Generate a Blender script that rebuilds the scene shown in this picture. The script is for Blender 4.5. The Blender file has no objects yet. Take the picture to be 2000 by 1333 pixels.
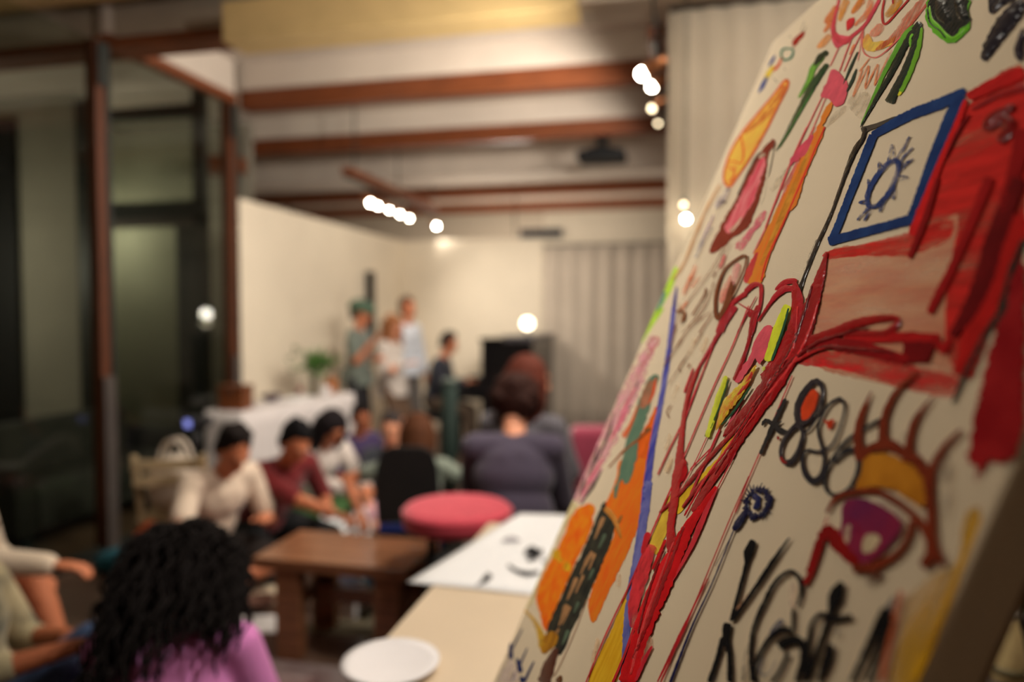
import bpy, bmesh, math, random
import numpy as np
from mathutils import Vector, Matrix, Quaternion
random.seed(7); rng = np.random.default_rng(7)
scn = bpy.context.scene
COL = scn.collection
# ------------------------------------------------------------------ camera
HC = 1.62; FPX = 1389.0; CX, CY = 1000.0, 666.5
YAW = math.radians(13.0); PIT = math.atan((CY - 612.0) / FPX)
cd = bpy.data.cameras.new('camera'); cam = bpy.data.objects.new('camera', cd); COL.objects.link(cam)
cam.location = (0, 0, HC); cam.rotation_euler = (math.radians(90) - PIT, 0, YAW)
cd.sensor_width = 36.0; cd.lens = 36.0 * FPX / 2000.0; cd.clip_start = 0.02; cd.clip_end = 80
cd.dof.use_dof = True; cd.dof.focus_distance = 0.79; cd.dof.aperture_fstop = 1.6
scn.camera = cam
# ------------------------------------------------------------------ world, exposure
w = bpy.data.worlds.new('night'); scn.world = w; w.use_nodes = True
w.node_tree.nodes['Background'].inputs[0].default_value = (0.9, 0.95, 1.0, 1)
w.node_tree.nodes['Background'].inputs[1].default_value = 0.012
vs = scn.view_settings; vs.view_transform = 'Standard'; vs.look = 'None'; vs.gamma = 1.0; vs.exposure = 0.05
try: vs.use_curve_mapping = False
except Exception: pass
WARM = (1.0, 0.91, 0.79); SOFT = (1.0, 0.93, 0.84)

# ------------------------------------------------------------------ pixel helpers (2000x1333 frame of the photograph)
_R = Vector((math.cos(YAW), math.sin(YAW), 0))
_F = Vector((-math.sin(YAW) * math.cos(PIT), math.cos(YAW) * math.cos(PIT), -math.sin(PIT)))
_U = _R.cross(_F); _C = Vector((0, 0, HC))
def ray(x, y): return _F + _R * ((x - CX) / FPX) + _U * ((CY - y) / FPX)
def at(x, y, z): return _C + ray(x, y) * z
def onZ(x, y, h): r = ray(x, y); return _C + r * ((h - HC) / r.z)
def onX(x, y, X): r = ray(x, y); return _C + r * (X / r.x)
def onY(x, y, Y): r = ray(x, y); return _C + r * (Y / r.y)

# ------------------------------------------------------------------ materials
def lin(c): c /= 255.0; return c / 12.92 if c <= 0.04045 else ((c + 0.055) / 1.055) ** 2.4
def obs(r, g, b, k=1.25): return tuple(min(0.92, lin(v) * k) for v in (r, g, b))
MATS = {}
def mat(name, rgb, rough=0.6, k=1.25, var=0.12, scale=8.0, bump=0.0, bscale=60.0, spec=0.4, metal=0.0, coat=0.0,
        stretch=(1, 1, 1), alpha=None, ascale=30.0, rgb2=None, emit=0.0, sheen=0.0):
    if name in MATS: return MATS[name]
    m = bpy.data.materials.new(name); m.use_nodes = True; MATS[name] = m
    nt = m.node_tree; nt.nodes.clear(); N = nt.nodes.new; L = nt.links.new
    out = N('ShaderNodeOutputMaterial'); p = N('ShaderNodeBsdfPrincipled')
    c = obs(*rgb, k=k); c2 = obs(*rgb2, k=k) if rgb2 else tuple(v * (1 - var) for v in c)
    c1 = c if rgb2 else tuple(min(.95, v * (1 + var)) for v in c)
    tc = N('ShaderNodeTexCoord'); mp = N('ShaderNodeMapping'); mp.inputs['Scale'].default_value = stretch
    L(tc.outputs['Object'], mp.inputs[0])
    nz = N('ShaderNodeTexNoise'); nz.inputs['Scale'].default_value = scale; nz.inputs['Detail'].default_value = 5
    L(mp.outputs[0], nz.inputs[0])
    rp = N('ShaderNodeValToRGB'); rp.color_ramp.elements[0].position = .35; rp.color_ramp.elements[1].position = .65
    rp.color_ramp.elements[0].color = (*c2, 1); rp.color_ramp.elements[1].color = (*c1, 1)
    L(nz.outputs[0], rp.inputs[0]); L(rp.outputs[0], p.inputs['Base Color'])
    p.inputs['Roughness'].default_value = rough; p.inputs['Metallic'].default_value = metal
    p.inputs['Specular IOR Level'].default_value = spec; p.inputs['Coat Weight'].default_value = coat
    p.inputs['Coat Roughness'].default_value = 0.08
    if sheen: p.inputs['Sheen Weight'].default_value = sheen
    if emit:
        p.inputs['Emission Color'].default_value = (*c, 1); p.inputs['Emission Strength'].default_value = emit
    if bump:
        n2 = N('ShaderNodeTexNoise'); n2.inputs['Scale'].default_value = bscale; n2.inputs['Detail'].default_value = 4
        L(mp.outputs[0], n2.inputs[0]); b = N('ShaderNodeBump'); b.inputs['Strength'].default_value = bump
        b.inputs['Distance'].default_value = 0.002; L(n2.outputs[0], b.inputs['Height']); L(b.outputs[0], p.inputs['Normal'])
    if alpha is not None:
        n3 = N('ShaderNodeTexNoise'); n3.inputs['Scale'].default_value = ascale; n3.inputs['Detail'].default_value = 6
        n3.inputs['Roughness'].default_value = .65
        L(mp.outputs[0], n3.inputs[0]); mr = N('ShaderNodeMapRange')
        mr.inputs['From Min'].default_value = .34; mr.inputs['From Max'].default_value = .66
        mr.inputs['To Min'].default_value = alpha[0]; mr.inputs['To Max'].default_value = alpha[1]
        L(n3.outputs[0], mr.inputs[0]); L(mr.outputs[0], p.inputs['Alpha'])
    L(p.outputs[0], out.inputs[0])
    return m
def emis(name, rgb, s):
    if name in MATS: return MATS[name]
    m = bpy.data.materials.new(name); m.use_nodes = True; MATS[name] = m
    nt = m.node_tree; nt.nodes.clear(); o = nt.nodes.new('ShaderNodeOutputMaterial'); e = nt.nodes.new('ShaderNodeEmission')
    e.inputs[0].default_value = (*rgb, 1); e.inputs[1].default_value = s; nt.links.new(e.outputs[0], o.inputs[0]); return m
def glassmat(name, tint=(.82, .85, .80), gl=.10, rough=0.02):
    if name in MATS: return MATS[name]
    m = bpy.data.materials.new(name); m.use_nodes = True; MATS[name] = m
    nt = m.node_tree; nt.nodes.clear(); N = nt.nodes.new
    o = N('ShaderNodeOutputMaterial'); t = N('ShaderNodeBsdfTransparent'); g = N('ShaderNodeBsdfGlossy'); x = N('ShaderNodeMixShader')
    fr = N('ShaderNodeFresnel'); ge = N('ShaderNodeNewGeometry'); mi = N('ShaderNodeMapRange'); mi.inputs['To Min'].default_value = 1.5; mi.inputs['To Max'].default_value = 1 / 1.5
    nt.links.new(ge.outputs['Backfacing'], mi.inputs[0]); nt.links.new(mi.outputs[0], fr.inputs[0])
    t.inputs[0].default_value = (*tint, 1); g.inputs['Roughness'].default_value = rough
    mu = N('ShaderNodeMath'); mu.operation = 'MULTIPLY'; mu.inputs[1].default_value = .4; nt.links.new(fr.outputs[0], mu.inputs[0]); nt.links.new(mu.outputs[0], x.inputs[0]); nt.links.new(t.outputs[0], x.inputs[1]); nt.links.new(g.outputs[0], x.inputs[2])
    nt.links.new(x.outputs[0], o.inputs[0]); return m

# ------------------------------------------------------------------ object helpers
def link(name, me, m=None, parent=None):
    o = bpy.data.objects.new(name, me); COL.objects.link(o)
    if m and me: me.materials.append(m)
    if parent: o.parent = parent
    return o
def tag(o, label=None, cat=None, group=None, kind=None):
    if label: o['label'] = label
    if cat: o['category'] = cat
    if group: o['group'] = group
    if kind: o['kind'] = kind
    return o
def empty(name, loc, rz=0.0, label=None, cat=None, group=None, kind=None):
    o = bpy.data.objects.new(name, None); COL.objects.link(o); o.location = loc; o.rotation_euler = (0, 0, rz)
    o.empty_display_size = .1
    return tag(o, label, cat, group, kind)
def bm2(name, bm, m, parent=None, smooth=False):
    me = bpy.data.meshes.new(name); bm.normal_update(); bm.to_mesh(me); bm.free()
    if smooth:
        for p in me.polygons: p.use_smooth = True
    return link(name, me, m, parent)
def bbox(bm, x0, x1, y0, y1, z0, z1, bev=0.0, M=None):
    r = bmesh.ops.create_cube(bm, size=1.0); vs_ = r['verts']
    for v in vs_: v.co = Vector(((x0 + x1) / 2 + v.co.x * (x1 - x0), (y0 + y1) / 2 + v.co.y * (y1 - y0), (z0 + z1) / 2 + v.co.z * (z1 - z0)))
    if bev:
        es = list({e for v in vs_ for e in v.link_edges})
        rr = bmesh.ops.bevel(bm, geom=es, offset=bev, segments=2, affect='EDGES', profile=.5)
        vs_ = list({v for f in rr['faces'] for v in f.verts} | {v for v in vs_ if v.is_valid})
    if M is not None:
        for v in vs_: v.co = M @ v.co
    return vs_
def box(name, x0, x1, y0, y1, z0, z1, m, parent=None, bev=0.004):
    bm = bmesh.new(); bbox(bm, x0, x1, y0, y1, z0, z1, bev); return bm2(name, bm, m, parent)
def struct(o): o['kind'] = 'structure'; return o
def frame_z(d):
    d = Vector(d).normalized(); return d.to_track_quat('Z', 'Y').to_matrix().to_4x4()
def btube(bm, p0, p1, r0, r1=None, seg=12):
    p0 = Vector(p0); p1 = Vector(p1); r1 = r0 if r1 is None else r1
    L_ = (p1 - p0).length
    if L_ < 1e-6: return
    M = Matrix.Translation((p0 + p1) / 2) @ frame_z(p1 - p0)
    bmesh.ops.create_cone(bm, cap_ends=True, segments=seg, radius1=r0, radius2=r1, depth=L_, matrix=M)
def tube(name, p0, p1, r, m, parent=None, r1=None, seg=16):
    bm = bmesh.new(); btube(bm, p0, p1, r, r1, seg); return bm2(name, bm, m, parent, True)
def bsphere(bm, c, r, sub=2, R=None):
    c = Vector(c); rr = (r, r, r) if not hasattr(r, '__len__') else r
    M = Matrix.Translation(c) @ (R.to_4x4() if R is not None else Matrix.Identity(4)) @ Matrix.Diagonal((*rr, 1))
    bmesh.ops.create_icosphere(bm, subdivisions=sub, radius=1.0, matrix=M)
def lathe(name, prof, m, parent=None, seg=40, loc=(0, 0, 0)):
    bm = bmesh.new(); rings = []
    for r, z in prof:
        rings.append([bm.verts.new((loc[0] + max(r, 1e-4) * math.cos(2 * math.pi * i / seg), loc[1] + max(r, 1e-4) * math.sin(2 * math.pi * i / seg), loc[2] + z)) for i in range(seg)])
    for a, b in zip(rings, rings[1:]):
        for i in range(seg): bm.faces.new((a[i], a[(i + 1) % seg], b[(i + 1) % seg], b[i]))
    bm.faces.new(rings[0][::-1]); bm.faces.new(rings[-1])
    return bm2(name, bm, m, parent, True)
def polytube(bm, pts, radii, seg=8):
    pts = [Vector(p) for p in pts]; rings = []
    for i, p in enumerate(pts):
        d = (pts[min(i + 1, len(pts) - 1)] - pts[max(i - 1, 0)]).normalized(); q = d.to_track_quat('Z', 'Y')
        r = radii[i] if hasattr(radii, '__len__') else radii
        rings.append([bm.verts.new(p + q @ Vector((r * math.cos(2 * math.pi * k / seg), r * math.sin(2 * math.pi * k / seg), 0))) for k in range(seg)])
    for a, b in zip(rings, rings[1:]):
        for k in range(seg): bm.faces.new((a[k], a[(k + 1) % seg], b[(k + 1) % seg], b[k]))
    bm.faces.new(rings[0][::-1]); bm.faces.new(rings[-1])
def lamp(name, kind, loc, energy, color=WARM, radius=.04, target=None, cone=100, blend=.6, parent=None):
    ld = bpy.data.lights.new(name, kind); ld.energy = energy; ld.color = color; ld.shadow_soft_size = radius
    o = bpy.data.objects.new(name, ld); COL.objects.link(o); o.location = loc
    if kind == 'SPOT':
        ld.spot_size = math.radians(cone); ld.spot_blend = blend
        d = Vector(target) - Vector(loc); o.rotation_euler = d.to_track_quat('-Z', 'Y').to_euler()
    return o
# ================================================================== the setting
XL = -3.713; YB = 9.30; WH = 2.62
M_wall = mat('cream_plaster', (222, 209, 188), .85, k=1.1, var=.03, scale=2, bump=.15, bscale=90)
M_ceil = mat('ceiling_paint', (196, 184, 172), .9, k=1.1, var=.04, scale=3)
M_beam = mat('brown_beam_wood', (112, 57, 25), .55, k=1.0, var=.25, scale=5, stretch=(1, 14, 14), bump=.2)
M_floor = mat('floor_boards', (92, 70, 56), .45, k=1.0, var=.25, scale=4, stretch=(1, 10, 1), bump=.1)
M_cas = mat('casing_paint', (214, 184, 128), .7, k=1.0, var=.04)
M_head = mat('header_paint', (186, 172, 154), .85, k=1.0, var=.04)
M_pale = mat('annex_wall_paint', (140, 134, 120), .9, k=1.0, var=.05, scale=2)
M_dark = mat('dark_steel', (40, 42, 38), .5, k=1.0, var=.1, metal=.3)
M_grey = mat('grey_aluminium', (96, 88, 84), .4, k=1.0, var=.06, metal=.5)
M_blackgap = mat('night_black', (10, 10, 11), .7, k=1.0, var=.1)
struct(box('floor', -7.2, 3.6, -2.5, 12.6, -.12, 0, M_floor, None, 0))
struct(box('ceiling', -7.2, 3.6, -2.5, 12.6, 3.78, 3.9, M_ceil, None, 0))
struct(box('wall_left', XL - .12, XL, 5.50, YB + .12, 0, WH, M_wall, None, .004))
struct(box('wall_back', XL, -1.717, YB, YB + .12, 0, WH, M_wall, None, .004))
struct(box('wall_back_upper', -1.717, 3.4, YB + .02, YB + .14, 0, 2.95, M_wall, None, .004))
struct(box('wall_far', -7.2, 3.6, 12.5, 12.6, 0, 3.78, M_head, None, 0))
M_front = mat('brown_front_wall', (96, 82, 68), .85, k=1.0, var=.05)
struct(box('wall_right', 3.4, 3.6, -2.5, 12.5, 0, 3.78, M_front, None, 0))
struct(box('wall_outer_left', -7.2, -7.0, -2.5, 12.5, 0, 3.78, M_pale, None, 0))
struct(box('wall_rear', -7.0, 3.4, -2.5, -2.35, 0, 3.78, M_front, None, 0))
# ceiling beams: brown timber under a white packing board
for i, (yb, zb, brown) in enumerate([(5.56, 3.39, 1), (7.15, 3.39, 1), (10.3, 3.36, 1), (11.9, 3.36, 1)]):
    x0 = XL if i == 0 else -6.9
    b = struct(box('trim_%d' % (i + 1), x0, 3.3, yb, yb + .16, zb, zb + .16, M_beam, None, .006))
    box('packing_board', x0, 3.3, yb - .02, yb + .26, zb + .16, 3.78, M_ceil, b, .004)
s = struct(box('trim_5', -6.9, 3.3, 8.62, 9.22, 3.34, 3.78, M_ceil, None, .01))
# header over the wide opening, with a cream casing fixed on its near side
struct(box('trim_6', -7.0, 3.4, 4.10, 4.30, 3.44, 3.78, M_head, None, .006))
struct(box('trim_7', -7.0, -2.69, 4.05, 4.28, 3.375, 3.44, M_beam, None, .004))
struct(box('trim_8', -2.69, -.545, 3.86, 4.10, 3.262, 3.50, M_cas, None, .008))
struct(box('trim_9', -.545, 3.4, 3.98, 4.30, 3.33, 3.46, M_head, None, .006))
struct(box('trim_10', -7.0, 3.4, 3.70, 3.98, 3.64, 3.78, mat('front_soffit', (186, 150, 98), .85, k=1.0, var=.05), None, .006))
# glazed wall on the left: two posts, brown above and grey below, head rail running into the room, panes
def glazed():
    g = struct(empty('window_1', (XL, 4.6, 0)))
    def part(n, x0, x1, y0, y1, z0, z1, m, p=g, bev=.004):
        return box(n, x0 - XL, x1 - XL, y0 - 4.6, y1 - 4.6, z0, z1, m, p, bev)
    for yc in (3.99, 5.40):
        p = part('post', XL - .04, XL + .04, yc - .055, yc + .055, 0, 3.40, mat('post_wood', (84, 42, 18), .6, k=1.0, var=.2, scale=5, stretch=(12, 12, 1)))
        part('aluminium_edge', XL + .041, XL + .052, yc + .02, yc + .055, 0, 3.40, M_dark, p)
        part('post_plate', XL + .0521, XL + .066, yc - .058, yc + .04, 0.02, 1.20 if yc < 4.5 else 1.26, M_grey, p)
        part('dark_bracket', XL + .0521, XL + .064, yc - .05, yc + .05, 3.10, 3.38, M_dark, p)
    part('head_rail', XL - .04, XL + .05, 4.05, 5.45, 3.40, 3.475, M_beam)
    part('head_board', XL - .03, XL + .03, 4.05, 5.45, 3.475, 3.77, M_ceil)
    part('sill_rail', XL - .03, XL + .03, 2.0, 5.36, 0.0, .07, M_dark)
    gm = glassmat('green_glass')
    part('pane', XL - .006, XL + .006, 4.045, 5.345, .07, 3.40, gm, g, 0)
    part('pane', XL - .006, XL + .006, 1.6, 3.935, .07, 3.40, gm, g, 0)
glazed()
# annex behind the glass: pale wall, dark framed inner window, dark door slab
struct(box('wall_annex', -6.9, -5.72, 5.90, 6.0, 0, 3.78, M_pale, None, .004))
struct(box('wall_annex_far', -6.9, -4.58, 7.0, 7.1, 0, 3.7, M_pale, None, .004))
struct(box('door_1', -6.99, -6.44, 5.84, 5.895, 0, 3.55, M_blackgap, None, .01))
def inner_window():
    g = struct(empty('window_2', (-4.9, 5.9, 0)))
    def part(n, x0, x1, z0, z1, m, y0=-.04, y1=.04, p=g): return box(n, x0 + 4.9, x1 + 4.9, y0, y1, z0, z1, m, p, .004)
    part('post', -5.72, -5.40, 0, 3.7, M_dark); part('post', -4.42, -4.30, 0, 3.7, M_dark, -.04, .04)
    part('head_rail', -5.40, -4.42, 3.46, 3.58, M_dark); part('transom', -5.40, -4.42, 2.52, 2.68, M_dark)
    part('transom_board', -5.40, -4.42, 2.44, 2.52, M_grey, -.03, .03)
    part('post', -4.62, -4.42, 0, 2.44, M_dark, -.03, .03)
    part('sill_rail', -5.40, -4.62, 0, .12, M_dark)
    gm = glassmat('inner_glass', (.86, .9, .85))
    part('pane', -5.40, -4.42, 2.68, 3.46, gm, -.004, .004); part('pane', -5.40, -4.62, .12, 2.44, gm, -.004, .004)
inner_window()
b = struct(box('trim_11', -5.05, -4.58, 6.72, 6.98, 3.14, 3.30, M_beam, None, .006))
# ------------------------------------------------------------------ curtains
def curtain(name, label, x0, x1, y, z0, z1, fold, amp, m, dirx=True):
    g = empty(name, ((x0 + x1) / 2, y, z0), 0, label, 'curtain')
    bm = bmesh.new(); n = int((x1 - x0) / fold * 10); rows = 6; grid = []
    for j in range(rows + 1):
        z = (z1 - z0) * j / rows; row = []
        for i in range(n + 1):
            t = i / n; x = (t - .5) * (x1 - x0); ph = 2 * math.pi * (x1 - x0) * t / fold + .6 * math.sin(3.1 * x + .5)
            a = amp * (.75 + .25 * math.sin(5.3 * x)) * (1 - .25 * j / rows)
            row.append(bm.verts.new((x, a * math.sin(ph) + .01 * math.sin(2.2 * x + j), z)))
        grid.append(row)
    for j in range(rows):
        for i in range(n): bm.faces.new((grid[j][i], grid[j][i + 1], grid[j + 1][i + 1], grid[j + 1][i]))
    c = bm2('cloth', bm, m, g, True); md = c.modifiers.new('thick', 'SOLIDIFY'); md.thickness = .003
    tube('rail', (-(x1 - x0) / 2, 0, z1 - z0 + .012), ((x1 - x0) / 2, 0, z1 - z0 + .012), .014, M_grey, g)
    return g
M_cur = mat('grey_curtain', (190, 176, 160), .9, k=1.05, var=.05, scale=3, sheen=.2)
M_cur2 = mat('cream_curtain', (205, 190, 166), .9, k=1.0, var=.04, scale=3, sheen=.2)
curtain('long_curtain', 'long grey curtain hanging beside the cream back wall behind the piano', -1.70, 1.9, 9.18, .02, 2.49, .22, .035, M_cur)
curtain('pleated_curtain', 'cream pleated curtain hanging at the right of the wide opening behind the canvas', -.055, 2.6, 4.13, .02, 3.30, .13, .012, M_cur2)
# ------------------------------------------------------------------ track lights
M_bulbA = emis('bulb_glow', (1.0, .90, .72), 60.0); M_bulbB = emis('bulb_glow_dim', (1.0, .80, .50), 9.0)
M_cop = mat('copper_can', (170, 110, 70), .35, k=1.0, var=.1, metal=.6)
def spot_head(name, loc, tgt, label, energy, bright=True, group=None, r=.036, cone=95, rail=(0, 0, 0)):
    loc = Vector(loc); d = (Vector(tgt) - loc).normalized()
    g = empty(name, loc, 0, label, 'spotlight', group)
    bm = bmesh.new(); btube(bm, -d * .10, d * .01, r * .75, r * 1.25, 20); bm2('can', bm, M_cop, g, True)
    bm = bmesh.new(); bsphere(bm, d * .03, r, 2); bm2('bulb', bm, M_bulbA if bright else M_bulbB, g, True)
    tube('stem', Vector((rail[0] - loc.x, 0, rail[2] - loc.z)), -d * .06, .008, M_dark, g)
    if energy:
        o = lamp('spot_beam', 'SPOT', d * .085, energy, WARM, .035, tgt - loc if False else None or d * 3, cone, .7); o.parent = g
    return g
def track_bar(label, x, y0, y1, z):
    g = empty('lighting_track', (x, (y0 + y1) / 2, z), 0, label, 'light track')
    h = (y1 - y0) / 2
    box('timber', -.05, .05, -h, h, .03, .11, M_beam, g, .004); box('rail', -.018, .018, -h, h, 0, .029, M_dark, g, .002)
    k = int((y1 - y0) // 1.2) + 1
    for i in range(k): tube('hanger', (0, -h + .2 + i * (2 * h - .4) / max(1, k - 1), .11), (0, -h + .2 + i * (2 * h - .4) / max(1, k - 1), 3.77 - z), .008, M_dark, g)
    return g
track_bar('brown track of spotlights hanging along the left cream wall', -3.2, 6.55, 9.25, 2.96)
pl = [(720, 398), (735, 404), (757, 412), (778, 420), (797, 428), (850, 443)]
nm = ['nearest and brightest', 'second', 'third', 'fourth', 'fifth', 'farthest']
for i, (x, y) in enumerate(pl):
    p = onX(x, y, -3.2)
    spot_head('track_spotlight', (p.x, p.y, p.z + .03), Vector((-1.2, p.y + .4, .4)), nm[i] + ' lit spotlight counted from the camera on the left wall track', 22 if i < 5 else 8, True, 'spotlights on the left wall track', (.024, .018, .015, .017, .015, .022)[i], 140, (-3.2, 0, 2.962))
track_bar('brown track of spotlights beside the cream pleated curtain', -.13, 4.32, 6.2, 3.2)
for i, (x, y, br, lb) in enumerate([(1265, 150, 1, 'largest lit spotlight at the near end of the right track'), (1281, 173, 1, 'second lit spotlight of the right track below the largest one'), (1281, 216, 0, 'dim amber spotlight in the middle of the right track'), (1291, 243, 0, 'small pale spotlight at the far end of the right track')]):
    p = onX(x, y, -.14)
    spot_head('track_spotlight', (p.x, p.y, p.z + .03), Vector((XL, p.y + 1.6, 1.3)), lb, 150 if br else 60, bool(br), 'spotlights on the right track', .026 if br else .018, 150, (-.13, 0, 3.202))
# two added bulbs stand in for reflected light spots at the pleated curtain
for (x, y, br, lb) in [(1340, 428, 1, 'small bright bulb added for a reflected light spot at the pleated curtain'), (1335, 400, 0, 'small faint bulb added for a second reflected spot above the bright one')]:
    p = onY(x, y, 4.0)
    g = empty('reflection_bulb', p, 0, lb, 'bulb')
    bm = bmesh.new(); bsphere(bm, (0, 0, 0), .018 if br else .012, 2); bm2('bulb', bm, M_bulbA if br else M_bulbB, g, True)
    tube('cap', (0, 0, .012), (0, 0, .04), .009, M_dark, g); tube('cord', (0, 0, .04), (0, 0, 3.33 - p.z), .0025, M_dark, g)
# front room: added spotlights, out of view, for the table and the canvas
def added_spot(loc, tgt, label, energy, cone, color=SOFT):
    loc = Vector(loc); g = empty('added_spotlight', loc, 0, label, 'spotlight', 'added ceiling spotlights out of view')
    d = (Vector(tgt) - loc).normalized()
    tube('stem', (0, 0, .05), (0, 0, 3.78 - loc.z), .01, M_dark, g)
    bm = bmesh.new(); btube(bm, -d * .07, d * .05, .04, .055, 20); bm2('can', bm, M_dark, g, True)
    bm = bmesh.new(); bsphere(bm, d * .05, .045, 2); bm2('bulb', bm, M_bulbA, g, True)
    o = lamp('spot_beam', 'SPOT', d * .12, energy, color, .05, d * 3, cone, .8); o.parent = g
added_spot((-.15, 2.2, 3.5), (-.45, 2.2, .75), 'added ceiling spotlight out of view above the table', 100, 84)  # assumed fixture outside the frame, lights the table top
added_spot((-2.6, 2.2, 3.5), (-.05, 1.6, 1.85), 'added ceiling spotlight out of view aimed at the canvas', 215, 42)  # assumed fixture, cone narrowed so the canvas darkens to the right
# added globe lamps, kept out of view, that brighten room, annex and far beams
def globe(loc, label, energy, color=WARM):
    g = empty('added_globe', loc, 0, label, 'added lamp', 'added globe lamps out of view')
    bm = bmesh.new(); bsphere(bm, (0, 0, 0), .05, 2); bm2('bulb', bm, M_bulbA, g, True)
    tube('stem', (0, 0, .04), (0, 0, 3.78 - loc[2]), .01, M_dark, g)
    o = lamp('globe_light', 'POINT', (0, 0, -.07), energy, color, .05); o.parent = g
added_spot((-2.5, 4.62, 3.68), (-2.5, 4.6, 0), 'added spotlight hidden by the header above the crowd near the glazed wall', 27, 135, WARM)  # added light for the crowd, tucked out of sight above the header
added_spot((-1.1, 4.62, 3.68), (-1.2, 4.4, 0), 'added spotlight hidden by the header above the crowd near the pleated curtain', 34, 135, WARM)  # second added crowd light, also out of sight above the header
globe((-1.6, -.6, 3.4), 'added globe lamp out of view behind the viewer', 3, SOFT)  # added weak front fill, outside the frame
globe((-6.6, 4.7, 2.2), 'added globe lamp out of view behind the glazed wall', 34)  # added to brighten the annex, outside the frame
globe((-6.2, 6.45, 2.6), 'added globe lamp hidden behind the inner window', 26)  # added to brighten the far annex wall, hidden from the camera
globe((.95, 1.9, 3.45), 'added globe lamp out of view that brightens the pleated curtain', 125, SOFT)  # added to brighten the pleated curtain and casing, outside the frame
globe((-2.4, 10.6, 2.35), 'added globe lamp hidden low behind the back wall', 170)  # added to light the far beams from below, hidden by the wall
# ------------------------------------------------------------------ projector
def projector():
    M_blk = mat('black_plastic', (12, 12, 13), .6, k=1.0, var=.1, spec=.15)
    g = empty('ceiling_projector', (-.74, 7.23, 3.39), 0, 'black projector hanging from the second brown ceiling beam', 'projector')
    lathe('ceiling_plate', [(.09, -.02), (.09, 0)], M_blk, g); tube('pole', (0, 0, -.13), (0, 0, -.02), .035, M_blk, g, .05)
    bm = bmesh.new()
    for sx in (-1, 1):
        for sy in (-1, 1): btube(bm, (0, 0, -.10), (sx * .15, sy * .1, -.16), .02, .03)
    bm2('mount_arm', bm, M_blk, g)
    b = box('body', -.24, .24, -.17, .17, -.255, -.155, M_blk, g, .03)
    bm = bmesh.new(); btube(bm, (-.10, .16, -.205), (-.10, .19, -.205), .045, .045, 20); bm2('lens', bm, M_grey, b, True)
projector()
p0, p1 = onY(1015, 462, 9.24), onY(1097, 462, 9.24)
tag(box('long_box', p0.x, p1.x, YB - .05, YB + .06, 2.62, 2.73, mat('blue_black', (22, 24, 40), .5, k=1.0), None, .006), 'long blue-black box lying on top of the back wall', 'box')
bm = bmesh.new(); bbox(bm, XL + .02, XL + .11, 8.07, 8.15, 1.15, 2.13, .008); sp = bm2('column_speaker', bm, mat('speaker_black', (26, 24, 22), .6, k=1.0), None)
tag(sp, 'slim black column speaker mounted upright on the left cream wall', 'speaker')
box('bracket', XL, XL + .02, 8.09, 8.13, 1.5, 1.8, M_dark, sp, 0)
# ================================================================== the painted canvas
CP = Vector((0.17579079, 1.45839177, 2.14049223)); CH = Vector((0.26955463, -0.9629851, 0.0)); CU = Vector((0.38257702, 0.10708931, 0.91769641)); CN = Vector((-0.88372797, -0.24736932, 0.39728239))
CW, CHT, CT = .975, 1.45, .036
canvas = empty('painted_canvas', (0, 0, 0), 0, 'large stretched canvas covered in red, orange, green and black painting, leaning on an easel', 'painting')
Mx = Matrix(((CH.x, CU.x, CN.x, 0), (CH.y, CU.y, CN.y, 0), (CH.z, CU.z, CN.z, 0), (0, 0, 0, 1))); Mx.translation = CP - CU * CHT
canvas.matrix_world = Mx
def canvas_material():
    m = mat('primed_canvas', (225, 205, 172), .75, k=1.12, var=.03, scale=3)
    nt = m.node_tree; N = nt.nodes.new; L = nt.links.new; p = [n for n in nt.nodes if n.type == 'BSDF_PRINCIPLED'][0]
    tc = [n for n in nt.nodes if n.type == 'TEX_COORD'][0]
    bs = []
    for ax in ('X', 'Y'):
        wv = N('ShaderNodeTexWave'); wv.wave_type = 'BANDS'; wv.bands_direction = ax; wv.inputs['Scale'].default_value = 260; wv.inputs['Distortion'].default_value = 1.2
        wv.inputs['Detail'].default_value = 1; L(tc.outputs['Object'], wv.inputs[0]); bs.append(wv)
    ad = N('ShaderNodeMath'); ad.operation = 'ADD'; L(bs[0].outputs['Fac'], ad.inputs[0]); L(bs[1].outputs['Fac'], ad.inputs[1])
    b = N('ShaderNodeBump'); b.inputs['Strength'].default_value = .25; b.inputs['Distance'].default_value = .0006
    L(ad.outputs[0], b.inputs['Height']); L(b.outputs[0], p.inputs['Normal'])
    return m
M_canvas = canvas_material()
box('canvas_cloth', 0, CW, 0, CHT, -CT, 0, M_canvas, canvas, .004)
M_strut = mat('pine_strip', (150, 112, 70), .6, k=1.0, var=.15, scale=5, stretch=(12, 1, 12))
for (x0, x1, y0, y1) in ((.01, .06, .01, CHT - .01), (CW - .06, CW - .01, .01, CHT - .01), (.06, CW - .06, .01, .06), (.06, CW - .06, CHT - .06, CHT - .01)):
    box('stretcher_bar', x0, x1, y0, y1, -CT - .012, -CT, M_strut, canvas, .002)

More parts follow.
